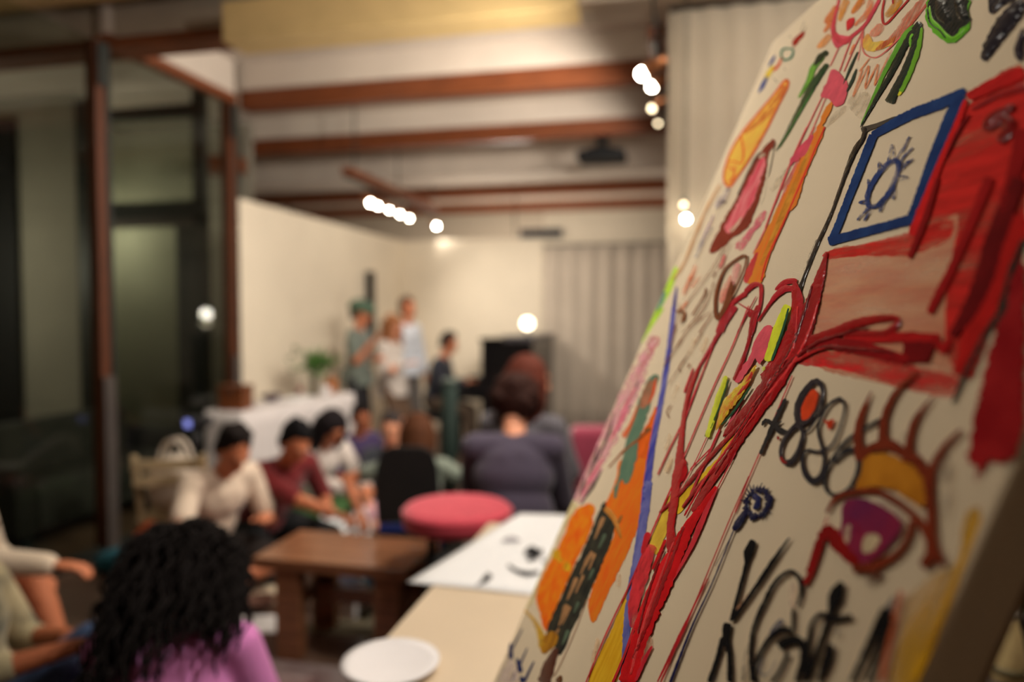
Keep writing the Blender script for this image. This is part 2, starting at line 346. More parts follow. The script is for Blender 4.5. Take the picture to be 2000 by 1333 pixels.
REG = {'A': (1400, 0, .3), 'B': (1250, 250, .3001), 'C': (1500, 350, .3001), 'D': (1050, 600, .3001), 'E': (1450, 680, .3301), 'F': (900, 900, .3249), 'G': (1250, 933, .3), 'H': (1700, 933, .3), 'P': (0, 0, 1.0)}
_lay = [0]
def tocanvas(px, py, off=0.0):
    r = ray(px, py); t = ((CP - _C).dot(CN)) / r.dot(CN); p = _C + r * t - CP
    return Vector((min(CW - .0005, max(.0005, p.dot(CH))), min(CHT - .0005, max(.0005, CHT + p.dot(CU))), off))
def spline(pts, step, closed=False):
    P_ = [np.array(p, float) for p in pts]; out = []; n = len(P_)
    if n == 2 and not closed:
        k = max(2, int(np.linalg.norm(P_[1][:2] - P_[0][:2]) / step)); return [P_[0] + (P_[1] - P_[0]) * i / k for i in range(k + 1)]
    rngs = range(n) if closed else range(n - 1)
    for i in rngs:
        g = (lambda j: P_[j % n]) if closed else (lambda j: P_[min(n - 1, max(0, j))])
        a, b, c, d = g(i - 1), g(i), g(i + 1), g(i + 2)
        k = max(2, int(np.linalg.norm(c[:2] - b[:2]) / step))
        for q in range(k):
            t = q / k; out.append(.5 * ((2 * b) + (-a + c) * t + (2 * a - 5 * b + 4 * c - d) * t * t + (-a + 3 * b - 3 * c + d) * t ** 3))
    if not closed: out.append(P_[-1])
    return out
PAINT = {}
def paint(rgb, gloss=0.3, alpha=None, rgb2=None, stretch=(1, 1, 1), ascale=30, scale=40, k=1.3):
    key = (rgb, gloss, alpha, rgb2, stretch, ascale)
    if key not in PAINT:
        PAINT[key] = mat('paint_%d_%d_%d_%d' % (*rgb, len(PAINT)), rgb, rough=(.72 if gloss < .55 else .17), k=k, var=.14, scale=scale, spec=(.03 if gloss < .55 else .07), bump=.35 * gloss + .12, bscale=170, alpha=alpha, rgb2=rgb2, stretch=stretch, ascale=ascale)
    return PAINT[key]
def S(reg, rgb, pts, wid, name='brush_stroke', relief=.0004, gloss=.3, jit=.06, step=5.0, alpha=None, rgb2=None, **kw):
    ox, oy, s = REG[reg]; wid = wid if hasattr(wid, '__len__') else [wid] * len(pts)
    w_ = [wid[min(i, len(wid) - 1)] for i in range(len(pts))]
    q = spline([(ox + x * s, oy + y * s, ww * s) for (x, y), ww in zip(pts, w_)], step)
    _lay[0] += 1; base = .0001 + .000008 * _lay[0]
    bm = bmesh.new(); rows = []; prof = [(-1, 0), (-.75, .65), (-.3, 1.0), (.3, .9), (.75, .6), (1, 0)]
    for i, p in enumerate(q):
        d = q[min(i + 1, len(q) - 1)][:2] - q[max(i - 1, 0)][:2]; L_ = np.hypot(*d) or 1; nx, ny = -d[1] / L_, d[0] / L_
        hw = max(.35, p[2] / 2); e = (i == 0 or i == len(q) - 1)
        hl, hr = hw * (1 + rng.normal() * jit), hw * (1 + rng.normal() * jit)
        if e: hl *= .55; hr *= .55
        rows.append([bm.verts.new(tocanvas(p[0] + nx * a * (hl if a < 0 else hr), p[1] + ny * a * (hl if a < 0 else hr), base + (0 if e else (relief * .35 if relief >= .0008 else relief * .06) * h * (1 + .3 * rng.normal())))) for a, h in prof])
    for a, b in zip(rows, rows[1:]):
        for k in range(5): bm.faces.new((a[k], a[k + 1], b[k + 1], b[k]))
    o = bm2(name, bm, paint(rgb, gloss, alpha, rgb2, **kw), canvas, True)
    return o
def G(reg, rgb, pts, name='paint_patch', gloss=.3, jit=.8, alpha=None, rgb2=None, relief=.0004, step=6.0, **kw):
    ox, oy, s = REG[reg]; q = spline([(ox + x * s, oy + y * s) for x, y in pts], step, True)
    _lay[0] += 1; base = .0001 + .000008 * _lay[0]
    bm = bmesh.new(); cx = sum(p[0] for p in q) / len(q); cy = sum(p[1] for p in q) / len(q)
    vo, vi = [], []
    n = len(q)
    for i, p in enumerate(q):
        d = q[(i + 1) % n] - q[i - 1]; L_ = np.hypot(*d) or 1; nx, ny = -d[1] / L_, d[0] / L_
        j = rng.normal() * jit
        vo.append((p[0] + nx * j, p[1] + ny * j))
    ar = sum(vo[i][0] * vo[(i + 1) % n][1] - vo[(i + 1) % n][0] * vo[i][1] for i in range(n)); sg = 1 if ar > 0 else -1
    V1 = [bm.verts.new(tocanvas(x, y, base)) for x, y in vo]
    f = bm.faces.new(V1); 
    f.normal_update()
    o = bm2(name, bm, paint(rgb, gloss, alpha, rgb2, **kw), canvas)
    return o
def loop(reg, rgb, pts, wid, **kw): return S(reg, rgb, list(pts) + [pts[0]], wid, **kw)

RED = (150, 16, 20); DRED = (112, 12, 15); BRED = (196, 28, 28); PINK = (205, 78, 92); BRN = (112, 42, 22); BLK = (26, 25, 28); NAVY = (24, 28, 66)
BLUE = (26, 48, 96); ORG = (236, 92, 24); YEL = (222, 172, 40); DGR = (28, 58, 36); LGR = (110, 170, 40); NEON = (200, 214, 50); OCH = (196, 132, 34); TEAL = (96, 122, 98)
# --- washes and big fields first
G('P', (216, 150, 112), [(1893, 205), (1950, 172), (2000, 145), (2000, 500), (1950, 590), (1890, 720), (1840, 770), (1700, 745), (1596, 715), (1588, 650), (1612, 500), (1700, 478), (1788, 452), (1830, 350)], 'red_wash', .1, alpha=(.35, .75), rgb2=(205, 120, 92), stretch=(.35, 2.2, 1), ascale=14)
G('P', (196, 40, 34), [(1893, 205), (2000, 145), (2000, 500), (1950, 590), (1895, 720), (1850, 690), (1850, 560), (1870, 420), (1800, 480), (1790, 450), (1840, 330)], 'red_wash', .15, alpha=(.4, 1.3), stretch=(.5, 3.0, 1), ascale=13)
G('P', (204, 44, 36), [(1612, 492), (1700, 474), (1800, 448), (1860, 430), (1850, 470), (1770, 500), (1690, 500), (1618, 506)], 'red_wash', .15, alpha=(.25, 1.1), stretch=(.5, 3, 1), ascale=22)
G('P', (206, 40, 40), [(1580, 690), (1680, 690), (1800, 720), (1870, 740), (1862, 775), (1800, 768), (1720, 745), (1640, 722), (1560, 712)], 'red_wash', .15, alpha=(.2, 1.1), stretch=(.6, 2.4, 1), ascale=20)
G('H', (206, 156, 40), [(720, 230), (600, 560), (480, 880), (330, 1333), (120, 1333), (200, 1000), (240, 800), (400, 640), (560, 560), (600, 330), (640, 220)], 'yellow_wash', .1, alpha=(.2, .95), stretch=(2.4, .5, 1), ascale=16)
S('H', (214, 156, 20), [(715, 250), (600, 540), (480, 860), (320, 1260), (290, 1333)], [30, 46, 44, 60, 60], 'yellow_streak', alpha=(.5, 1.2))
# --- far left edge marks (region D, F)
S('D', (218, 150, 160), [(770, 190), (640, 470), (480, 800), (350, 1080), (262, 1270)], [50, 100, 120, 100, 60], 'pink_smear', alpha=(.1, .95), jit=.15, ascale=40)
for a, b, ww in [((665, 470), (560, 660), 16), ((610, 640), (490, 820), 16), ((545, 760), (480, 830), 20), ((500, 690), (410, 960), 18), ((470, 800), (380, 1010), 14), ((400, 900), (330, 1100), 20), ((420, 1060), (280, 1285), 22), ((310, 1100), (270, 1230), 18)]:
    S('D', (62, 44, 46), [a, ((a[0] + b[0]) / 2 + 6, (a[1] + b[1]) / 2), b], [6, ww, 6], 'black_dash', alpha=(.75, 1.4), ascale=60)
for a, b, ww in [((640, 520), (520, 770), 22), ((600, 660), (470, 880), 24), ((430, 980), (290, 1230), 26)]:
    S('D', (206, 104, 122), [a, ((a[0] + b[0]) / 2 - 5, (a[1] + b[1]) / 2), b], [8, ww, 8], 'pink_dash', alpha=(.6, 1.3), ascale=60)
loop('D', (196, 110, 116), [(790, 200), (750, 200), (718, 250), (740, 275), (785, 240)], 12, name='pink_loop', alpha=(.3, 1))
S('D', (196, 110, 116), [(760, 270), (700, 350), (640, 470)], [14, 20, 8], alpha=(.1, .9))
S('B', (176, 226, 60), [(235, 905), (185, 1030), (90, 1200), (30, 1333)], [30, 60, 60, 50], 'neon_smear', alpha=(.4, 1.2))
S('D', (176, 226, 60), [(812, 0), (720, 130), (676, 235)], [36, 44, 14], 'neon_smear', alpha=(.4, 1.2))
S('B', (60, 130, 150), [(165, 1060), (140, 1130), (110, 1190)], [14, 26, 14], 'teal_dash', alpha=(.3, 1.1))
# orange fields
G('F', (238, 196, 146), [(640, 250), (700, 290), (600, 440), (500, 650), (445, 830), (380, 905), (400, 830), (470, 680), (560, 490)], 'pale_orange_field', .1, alpha=(.5, 1))
G('D', ORG, [(782, 640), (770, 780), (742, 900), (702, 1180), (690, 1340), (430, 1340), (462, 1240), (540, 1130), (600, 960), (640, 870), (700, 790)], 'orange_field', .2)
G('F', ORG, [(1120, 0), (1128, 100), (1090, 330), (1010, 540), (900, 770), (800, 975), (768, 850), (850, 620), (925, 430), (890, 300), (880, 240), (930, 130), (960, 0)], 'orange_field', .2, rgb2=(214, 120, 30), stretch=(3, .6, 1))
G('F', (240, 88, 18), [(780, 262), (812, 300), (792, 340), (800, 370), (770, 450), (690, 620), (600, 830), (522, 1025), (480, 940), (455, 820), (480, 720), (540, 600), (620, 450), (650, 370), (700, 290)], 'orange_field', .25, rgb2=(242, 130, 24))
for c, r in (((575, 565), 34), ((640, 640), 28), ((600, 600), 20)):
    G('F', (240, 176, 40), [(c[0] + r * math.cos(t) * .8, c[1] + r * math.sin(t)) for t in np.linspace(0, 5.6, 7)], 'yellow_spot', .2, alpha=(.2, 1))
G('F', (58, 56, 44), [(860, 250), (890, 300), (932, 350), (912, 470), (840, 650), (760, 830), (680, 1000), (602, 1170), (560, 1110), (518, 1020), (590, 850), (660, 690), (740, 530), (800, 390)], 'olive_band', .2, rgb2=(36, 36, 32))
for a, b, ww in [((860, 340), (805, 475), 26), ((790, 548), (745, 640), 34), ((770, 570), (720, 690), 20), ((700, 705), (640, 840), 30), ((740, 690), (690, 800), 18), ((640, 868), (590, 1000), 34), ((660, 880), (610, 990), 16), ((810, 560), (770, 660), 16), ((590, 1010), (555, 1080), 20)]:
    S('F', (158, 116, 76), [a, b], [ww, 8], 'tan_dash', jit=.15)
for a, b, ww in [((870, 440), (830, 530), 26), ((800, 650), (770, 720), 24), ((710, 850), (680, 920), 26), ((650, 1020), (610, 1110), 30)]:
    S('F', (84, 98, 78), [a, b], [ww, 8], 'sage_dash')
S('F', (190, 120, 34), [(868, 285), (920, 345), (950, 420), (965, 470)], [40, 34, 24, 12], 'ochre_stroke', .0012, .7)
S('F', (150, 92, 30), [(970, 330), (945, 380), (930, 350)], [18, 18, 8], 'ochre_stroke', .001, .7)
S('F', (206, 160, 44), [(380, 898), (440, 960), (480, 1040), (500, 1130)], [12, 22, 40, 60], 'ochre_stroke', alpha=(.4, 1.1))
S('F', (176, 122, 30), [(575, 1040), (530, 1090), (495, 1160)], [50, 90, 30], 'ochre_stroke', rgb2=(140, 90, 26))
S('F', (72, 30, 16), [(578, 1130), (535, 1230), (495, 1345)], [30, 70, 80], 'umber_stroke', .0012, .7)
S('F', (90, 52, 20), [(605, 1295), (585, 1340)], [26, 50], 'umber_stroke', .0012, .7)
S('F', (150, 110, 80), [(760, 835), (700, 1000), (600, 1230), (560, 1300)], 5)
# navy little marks
for a, b, ww in [((372, 1012), (305, 1140), 12), ((300, 1098), (303, 1195), 32), ((402, 1128), (350, 1245), 14), ((340, 1190), (362, 1275), 38), ((442, 1208), (380, 1335), 18), ((325, 1265), (308, 1335), 12), ((365, 1298), (375, 1338), 40)]:
    S('F', (28, 40, 86), [a, b], [ww * .5, ww], 'navy_dash')
G('F', (222, 196, 190), [(300, 1190), (350, 1290), (320, 1335), (220, 1335), (250, 1260)], 'pink_smear', .1, alpha=(.1, .7))
# teal stroke over the orange
G('D', TEAL, [(755, 442), (790, 452), (772, 520), (732, 640), (702, 750), (662, 880), (642, 1000), (602, 1130), (570, 1152), (550, 1120), (512, 1250), (500, 1200), (530, 1090), (562, 940), (600, 800), (650, 640), (710, 490)], 'sage_stroke', .2, rgb2=(84, 112, 92))
S('D', (176, 112, 82), [(752, 480), (715, 560), (680, 660)], [40, 60, 40], 'tan_stroke', alpha=(.4, 1.1))
S('D', (222, 78, 34), [(772, 462), (755, 560), (720, 640)], [12, 16, 6]); S('D', (222, 90, 40), [(655, 640), (610, 760), (560, 850)], [14, 20, 40], alpha=(.4, 1.2))
S('D', (150, 76, 34), [(740, 790), (650, 870), (560, 940), (465, 1045)], [24, 14, 14, 8], jit=.2); S('D', (90, 70, 40), [(735, 790), (700, 815)], [26, 20])
# blue-violet vertical
S('B', (52, 52, 126), [(242, 1035), (226, 1150), (205, 1340)], [10, 22, 26], 'blue_line')
S('D', (62, 62, 150), [(890, -5), (850, 330), (800, 640), (750, 900), (712, 1180), (700, 1340)], [28, 34, 36, 40, 52, 60], 'blue_line', rgb2=(110, 108, 168), stretch=(3, .5, 1), scale=14)
S('F', (112, 112, 168), [(1130, 120), (1108, 300), (1060, 600), (1010, 900), (982, 1250), (975, 1340)], [50, 52, 52, 50, 36, 24], 'blue_line', rgb2=(84, 86, 150))
# yellow fields between the reds
G('F', YEL, [(1022, 735), (1002, 960), (970, 1190), (928, 1340), (768, 1340), (880, 1080), (960, 890)], 'yellow_field', .2, rgb2=(206, 150, 24), stretch=(3, .6, 1))
G('F', (226, 176, 60), [(1282, 170), (1262, 330), (1240, 440), (1180, 565), (1140, 500), (1200, 340)], 'yellow_field', .2)
G('F', YEL, [(1545, -10), (1500, 80), (1390, 230), (1305, 325), (1310, 225), (1400, 140)], 'yellow_field', .2)
G('D', (220, 160, 40), [(1360, 735), (1290, 840), (1180, 990), (1200, 930), (1290, 800)], 'yellow_field', .2)
# --- upper left small marks (region A)
G('A', (150, 36, 20), [(576, 200), (545, 265), (500, 312), (494, 272), (530, 225)], 'red_dash')
loop('A', (46, 112, 88), [(500, 320), (440, 318), (418, 358), (445, 392), (492, 370)], 14, name='teal_loop', jit=.2)
S('A', (206, 78, 40), [(425, 378), (400, 430), (365, 462)], [12, 16, 18]); S('A', (222, 182, 50), [(372, 425), (340, 480), (308, 532)], [10, 30, 14])
S('A', (36, 62, 130), [(382, 362), (360, 400), (338, 436)], [8, 18, 6]); S('A', (36, 62, 130), [(330, 500), (300, 560), (272, 608)], [14, 26, 4])
for a, b in (((575, 140), (545, 210)), ((590, 170), (560, 215)), ((470, 235), (490, 245)), ((365, 505), (400, 540)), ((440, 440), (448, 460))):
    S('A', (150, 140, 120), [a, b], [6, 10], 'grey_smudge', alpha=(.1, .6))
# orange leaf
leaf = [(465, 520), (462, 570), (402, 690), (322, 850), (232, 1010), (152, 1130), (92, 1212), (58, 1200), (48, 1140), (70, 1050), (112, 950), (180, 850), (280, 730), (380, 610), (440, 532)]
G('A', (238, 182, 72), leaf, 'orange_leaf', .2, rgb2=(238, 160, 70))
loop('A', (222, 98, 52), leaf, 16, name='leaf_outline', alpha=(.5, 1.2))
S('A', (214, 80, 40), [(158, 880), (176, 980), (165, 1065), (110, 1050), (60, 1062)], [10, 12, 10, 8, 8], 'leaf_vein'); S('A', (226, 120, 60), [(450, 560), (400, 650), (300, 770), (180, 870)], [40, 46, 40, 20], 'leaf_shade', alpha=(.1, .9)); S('A', (214, 90, 50), [(120, 1075), (110, 1150), (70, 1190)], 8); S('A', (214, 90, 50), [(70, 1080), (120, 1130), (90, 1200)], 7)
# brown leaf with pink heart
bl = [(865, 75), (882, 110), (836, 180), (822, 310), (792, 420), (742, 570), (690, 660), (600, 720), (570, 760), (480, 815), (450, 800), (500, 700), (560, 580), (640, 440), (720, 270), (790, 150)]
G('B', (126, 50, 32), bl, 'brown_leaf', .4)
G('B', (206, 62, 82), [(800, 185), (822, 230), (792, 330), (742, 480), (692, 560), (640, 640), (580, 690), (555, 650), (600, 560), (660, 440), (730, 300)], 'pink_leaf_heart', .3, rgb2=(222, 128, 128), stretch=(3, .8, 1), scale=24)
S('B', (232, 190, 160), [(780, 200), (800, 180), (820, 170)], [20, 26, 14], alpha=(.3, 1)); S('B', (226, 190, 160), [(590, 680), (640, 620), (665, 580)], [26, 18, 8], alpha=(.4, 1)); S('B', (44, 36, 34), [(640, 440), (700, 300), (760, 190), (790, 160)], [10, 12, 14, 6], alpha=(.2, 1.2))
S('B', (90, 84, 70), [(880, 95), (868, 180), (850, 270), (836, 325)], [8, 5, 5, 3]); S('B', (120, 110, 95), [(830, 330), (815, 440), (790, 500)], 3, alpha=(.1, .8))
G('B', (216, 96, 116), [(810, 538), (816, 585), (742, 690), (672, 795), (640, 790), (622, 770), (690, 690)], 'pink_smear', .2, alpha=(.1, 1), ascale=50)
# --- flower at the top (region A)
S('A', (232, 120, 62), [(788, 40), (742, 110), (718, 142), (742, 152), (700, 212)], [40, 46, 40, 36, 20], 'orange_zigzag', alpha=(.4, 1.2)); S('A', (236, 142, 84), [(742, 228), (690, 288), (655, 312)], [40, 44, 16], 'orange_zigzag', alpha=(.3, 1.1))
S('A', (212, 140, 60), [(800, 140), (822, 70), (850, -5)], [26, 44, 50], 'ochre_petal', alpha=(.2, 1)); S('A', (206, 120, 50), [(880, 90), (920, 40), (960, -5)], [20, 40, 50], 'ochre_petal', alpha=(.2, 1)); S('A', (212, 110, 60), [(900, 170), (980, 90), (1010, 0)], [20, 40, 40], 'ochre_petal', alpha=(.1, .9))
G('A', (196, 48, 50), [(848, 140), (880, 112), (902, 130), (885, 175), (850, 200)], 'red_blot', .4)
S('A', (202, 64, 78), [(800, -5), (768, 130), (762, 215), (822, 275), (890, 232), (970, 160), (1030, 60), (1062, -5)], [16, 22, 34, 40, 24, 22, 24, 22], 'pink_petal_line', .0008, .6)
G('A', PINK, [(756, 205), (800, 225), (845, 235), (872, 235), (822, 300), (782, 312), (752, 270)], 'pink_blot', .3)
S('A', (206, 100, 92), [(955, 200), (950, 290), (965, 350), (1030, 378), (1100, 340), (1200, 240), (1300, 120), (1392, -5)], [16, 10, 10, 9, 9, 10, 12, 14], 'pink_petal_line', alpha=(.4, 1.2))
G('A', (232, 152, 70), [(948, 285), (985, 215), (1020, 270), (1075, 265), (1130, 262), (1168, 235), (1145, 290), (1070, 325), (985, 335)], 'orange_petal', .3, rgb2=(236, 186, 80), alpha=(.4, 1.2))
S('A', (196, 90, 62), [(1370, -5), (1262, 120), (1170, 235), (1040, 330)], [60, 70, 50, 20], 'red_petal_streak', .0007, .8, alpha=(.05, 1.0), stretch=(2, .6, 1)); S('A', (208, 110, 80), [(1080, 160), (1040, 210), (1000, 230)], [50, 60, 30], alpha=(.1, .8))
S('A', OCH, [(1105, 110), (1150, 60), (1200, -5)], [30, 50, 50], 'ochre_petal', alpha=(.3, 1.1)); S('A', (176, 44, 44), [(1096, -5), (1080, 90), (1098, 160), (1180, 80), (1256, -5)], [14, 14, 16, 12, 12], 'red_petal_line', .0008, .6); S('A', (160, 40, 44), [(1150, -5), (1152, 30)], 14)
for pts, ww in [([(800, 305), (742, 432)], 6), ([(882, 248), (800, 470)], 7), ([(962, 185), (900, 310), (830, 470)], 6), ([(945, 210), (935, 320), (920, 400)], 4), ([(690, 630), (520, 990), (380, 1340)], 7), ([(712, 640), (610, 880), (430, 1240)], 5)]:
    S('A', (206, 86, 86), pts, ww, 'pink_drip')
G('A', (206, 84, 96), [(750, 458), (790, 466), (850, 530), (856, 600), (822, 690), (762, 686), (735, 640), (680, 632), (715, 545)], 'pink_blot', .3)
for pts, ww in [([(1142, 325), (1030, 560)], 8), ([(1030, 560), (1052, 420), (970, 580), (992, 432), (890, 632), (952, 455)], 10), ([(900, 290), (868, 360)], 14), ([(1000, 380), (930, 470)], 8)]:
    S('A', (216, 122, 74), pts, ww, 'orange_scribble', alpha=(.3, 1.1), ascale=70)
for c in ([(860, 650), (950, 600), (1005, 645), (960, 780), (880, 720)], [(720, 790), (830, 690), (850, 715), (720, 830)], [(350, 1235), (470, 1080), (480, 1110), (400, 1220)]):
    G('A', (180, 166, 142), c, 'grey_smudge', .05, alpha=(.0, .55), ascale=60)
S('A', (52, 62, 48), [(922, 338), (880, 430), (828, 552)], [6, 16, 5], 'dark_green_dash'); S('A', (52, 62, 48), [(914, 448), (888, 520), (850, 600)], [6, 20, 8], 'dark_green_dash')
# green strokes
S('A', (122, 176, 60), [(700, 372), (635, 440), (600, 530), (535, 640)], [20, 40, 30, 10], 'light_green_stroke', .0006, .4, rgb2=(86, 130, 52)); S('A', (30, 50, 34), [(722, 335), (670, 385), (640, 430)], [36, 42, 20], 'dark_green_stroke', .001, .6, jit=.2)
S('A', (34, 66, 40), [(724, 418), (640, 540), (540, 720), (470, 850), (390, 985)], [30, 46, 34, 24, 5], 'dark_green_stroke', .0012, .6); S('A', (70, 120, 56), [(640, 580), (540, 745), (470, 870), (410, 965)], [6, 10, 8, 3], 'light_green_line', .0014, .5)
S('A', (96, 160, 50), [(1300, 170), (1225, 240), (1100, 470), (1025, 640), (945, 815)], [30, 34, 26, 22, 10], 'light_green_line', .0008, .6)
S('A', (34, 44, 36), [(1332, 150), (1250, 260), (1140, 480), (1045, 640), (940, 832)], [44, 46, 34, 26, 6], 'dark_green_stroke', .0016, .8)
S('A', (110, 170, 46), [(1335, 180), (1310, 320), (1262, 460), (1200, 600)], [30, 44, 44, 40], 'light_green_line', .0008, .6); S('A', (214, 206, 50), [(1210, 575), (1188, 625)], [30, 24], 'yellow_dash')
S('A', (40, 50, 42), [(1325, 150), (1285, 320), (1225, 480), (1150, 625), (1130, 675)], [40, 44, 50, 56, 66], 'dark_green_stroke', .0016, .8); S('A', (120, 190, 60), [(1290, 210), (1265, 260), (1270, 320)], [14, 20, 8], 'light_green_line', .0022, .6)
# dark blobs at the top right
G('A', (96, 170, 40), [(1385, -5), (1640, -5), (1640, 70), (1655, 140), (1645, 195), (1600, 245), (1532, 285), (1480, 265), (1400, 195), (1362, 110), (1375, 50)], 'green_blob', .8)
G('A', (24, 30, 26), [(1400, -5), (1632, -5), (1636, 60), (1660, 130), (1630, 172), (1590, 190), (1560, 240), (1500, 220), (1470, 175), (1405, 130), (1385, 70)], 'black_blob', .95, rgb2=(40, 44, 42))
S('A', (120, 196, 50), [(1392, 40), (1405, 120), (1460, 175), (1505, 228), (1555, 248), (1640, 185)], [10, 14, 14, 16, 12, 14], 'green_rim', .003, .8); S('A', (24, 28, 26), [(1378, 60), (1395, 150), (1460, 205), (1500, 255)], [8, 8, 10, 8], 'black_rim', .003, .9)
S('A', (30, 34, 32), [(1470, 0), (1475, 90), (1520, 150)], [80, 90, 60], 'black_ridge', .004, .95); S('A', (30, 34, 32), [(1580, 0), (1600, 90), (1630, 140)], [70, 70, 40], 'black_ridge', .004, .95)
G('A', (38, 34, 42), [(1975, -5), (2005, -5), (2005, 90), (1900, 230), (1820, 330), (1760, 402), (1728, 380), (1740, 300), (1790, 200), (1850, 110), (1930, 20)], 'black_blob', .95)
S('A', (34, 31, 38), [(2005, 10), (1880, 160), (1800, 280), (1750, 375)], [70, 90, 70, 40], 'black_ridge', .004, .95, jit=.15)
G('A', (34, 31, 38), [(1785, -5), (1945, -5), (1855, 50), (1812, 92), (1780, 82), (1778, 30)], 'black_blob', .95); S('A', (34, 31, 38), [(1880, -5), (1800, 70)], [60, 30], 'black_ridge', .004, .95)
G('A', (44, 36, 46), [(2005, 190), (1960, 260), (1940, 350), (1962, 388), (2005, 390)], 'black_blob', .9); S('A', (44, 36, 46), [(2000, 220), (1965, 360)], [50, 40], 'black_ridge', .003, .9)
# --- long orange stroke with drips
G('A', (226, 104, 40), [(716, 700), (762, 682), (640, 955), (520, 1340), (425, 1340), (540, 1060), (640, 870)], 'orange_stroke', .3, rgb2=(206, 130, 44), stretch=(3, .5, 1))
G('B', (228, 108, 40), [(1205, 0), (1150, 155), (1052, 380), (952, 600), (852, 830), (792, 1012), (700, 1012), (690, 950), (760, 800), (850, 620), (950, 420), (1050, 220), (1130, 40)], 'orange_stroke', .3, rgb2=(208, 134, 44), stretch=(3, .5, 1))
S('B', (206, 52, 40), [(1208, -5), (1060, 345), (940, 620), (832, 860), (795, 1000)], [10, 12, 10, 12, 12], 'red_line'); S('B', (206, 142, 50), [(1120, 110), (960, 500), (790, 900)], [14, 34, 20], 'ochre_line', alpha=(.3, 1.1))
S('B', (206, 64, 70), [(770, 810), (720, 930), (690, 1010)], [14, 46, 30], alpha=(.4, 1.1)); S('A', PINK, [(632, 880), (570, 985), (492, 1062)], [16, 46, 16], 'pink_dash')
for pts, ww in [([(1092, -5), (980, 240), (820, 655)], 9), ([(1142, -5), (1020, 250), (900, 520)], 6), ([(830, 640), (740, 825)], 7)]:
    S('B', (206, 78, 80), pts, ww, 'pink_drip')
G('B', (206, 74, 92), [(1132, 48), (1100, 122), (1042, 190), (990, 242), (980, 212), (1042, 130)], 'pink_dash')
# --- black line
S('A', (74, 66, 56), [(948, 852), (1040, 822), (1180, 770), (1385, 698)], [44, 28, 24, 4], 'grey_stroke'); S('A', BLK, [(975, 832), (955, 905), (900, 990), (830, 1170), (768, 1340)], [24, 26, 34, 20, 13], 'black_line', .0008, .6)
S('B', (34, 30, 26), [(1336, 330), (1250, 560), (1160, 760), (1080, 960), (1040, 1072)], [14, 17, 22, 20, 32], 'black_line', .001, .6); S('B', (60, 54, 44), [(1160, 730), (1110, 850), (1075, 940)], [14, 22, 14], 'dry_brush', alpha=(-.3, .8), ascale=120)
# --- blue square with a sun
for pts, ww in [([(1888, 178), (1844, 201), (1775, 228), (1706, 266)], [14, 22, 20, 14]), ([(1708, 265), (1679, 339), (1655, 400), (1640, 440), (1624, 474)], [17, 16, 15, 15, 14]), ([(1620, 473), (1680, 457), (1734, 443), (1784, 429)], [18, 18, 18, 20]), ([(1880, 186), (1859, 228), (1829, 303), (1805, 370), (1784, 432)], [20, 22, 22, 21, 22])]:
    S('P', BLUE, pts, ww, 'blue_frame_stroke', .0004, .15, jit=.045, step=3, rgb2=(34, 62, 112))
S('P', (44, 60, 110), [(1756, 313), (1736, 322), (1715, 345), (1700, 372), (1696, 395), (1705, 405), (1722, 398), (1740, 375), (1753, 345), (1757, 325), (1754, 312)], 10, 'blue_sun_ring', .0003, .15, jit=.1, alpha=(.4, 1.4))
for pts in ([(1752, 312), (1765, 292), (1779, 268), (1764, 300)], [(1757, 318), (1772, 302), (1785, 290), (1768, 308), (1757, 326)], [(1757, 326), (1786, 312), (1770, 325), (1760, 340)], [(1757, 345), (1775, 347), (1757, 355)], [(1735, 322), (1740, 300), (1745, 284), (1749, 315)], [(1718, 342), (1719, 318), (1728, 332)], [(1703, 365), (1698, 352), (1698, 384)], [(1696, 392), (1680, 397), (1697, 400)], [(1700, 402), (1677, 431), (1703, 405), (1690, 432), (1709, 406)], [(1722, 400), (1721, 416), (1734, 388)], [(1742, 375), (1748, 390), (1750, 362)]):
    S('P', (50, 62, 110), pts, 3.4, 'blue_sun_ray', .0002, .1, step=2.5, alpha=(-.1, 1.3), ascale=140)
S('P', BLUE, [(1776, 420), (1790, 404), (1783, 424)], 4, 'blue_sun_ray')
# --- red house strokes on the right
S('P', (182, 28, 26), [(1892, 192), (1940, 168), (2005, 141)], [16, 24, 26], 'red_stroke', .0005, .4); S('P', (150, 20, 22), [(1900, 215), (1950, 188), (2005, 172)], [6, 10, 14], 'red_stroke', .0008, .6)
S('P', BRED, [(1890, 196), (1866, 258), (1842, 312), (1808, 400), (1786, 462)], [10, 12, 12, 16, 22], 'red_stroke', .0006, .4); S('P', DRED, [(1896, 225), (1872, 262), (1850, 310)], [4, 7, 3], 'red_stroke')
S('C', (132, 16, 16), [(1116, -5), (1070, 150), (1020, 300), (930, 520)], [24, 36, 40, 34], 'red_stroke', .0008, .4)
S('C', (150, 20, 20), [(1455, -5), (1350, 250), (1220, 560), (1120, 760), (1060, 880)], [64, 66, 56, 56, 44], 'red_stroke', .0008, .4)
S('C', (176, 26, 22), [(1680, 260), (1500, 640), (1400, 900), (1270, 1290)], [130, 150, 160, 130], 'red_stroke', .0006, .4)
S('C', (104, 12, 14), [(1640, -5), (1500, 380), (1400, 700), (1300, 900), (1205, 1030)], [110, 130, 125, 95, 50], 'dark_red_stroke', .0012, .5)
S('P', (120, 14, 16), [(1985, 210), (1945, 228), (1928, 250), (1945, 245), (1962, 232), (1975, 250), (1955, 280)], [14, 18, 16, 14, 18, 26, 16], 'red_clot', .003, .95)
S('P', (140, 18, 18), [(2005, 255), (1990, 320), (1960, 420)], [40, 30, 20], 'red_stroke', .0008, .5)
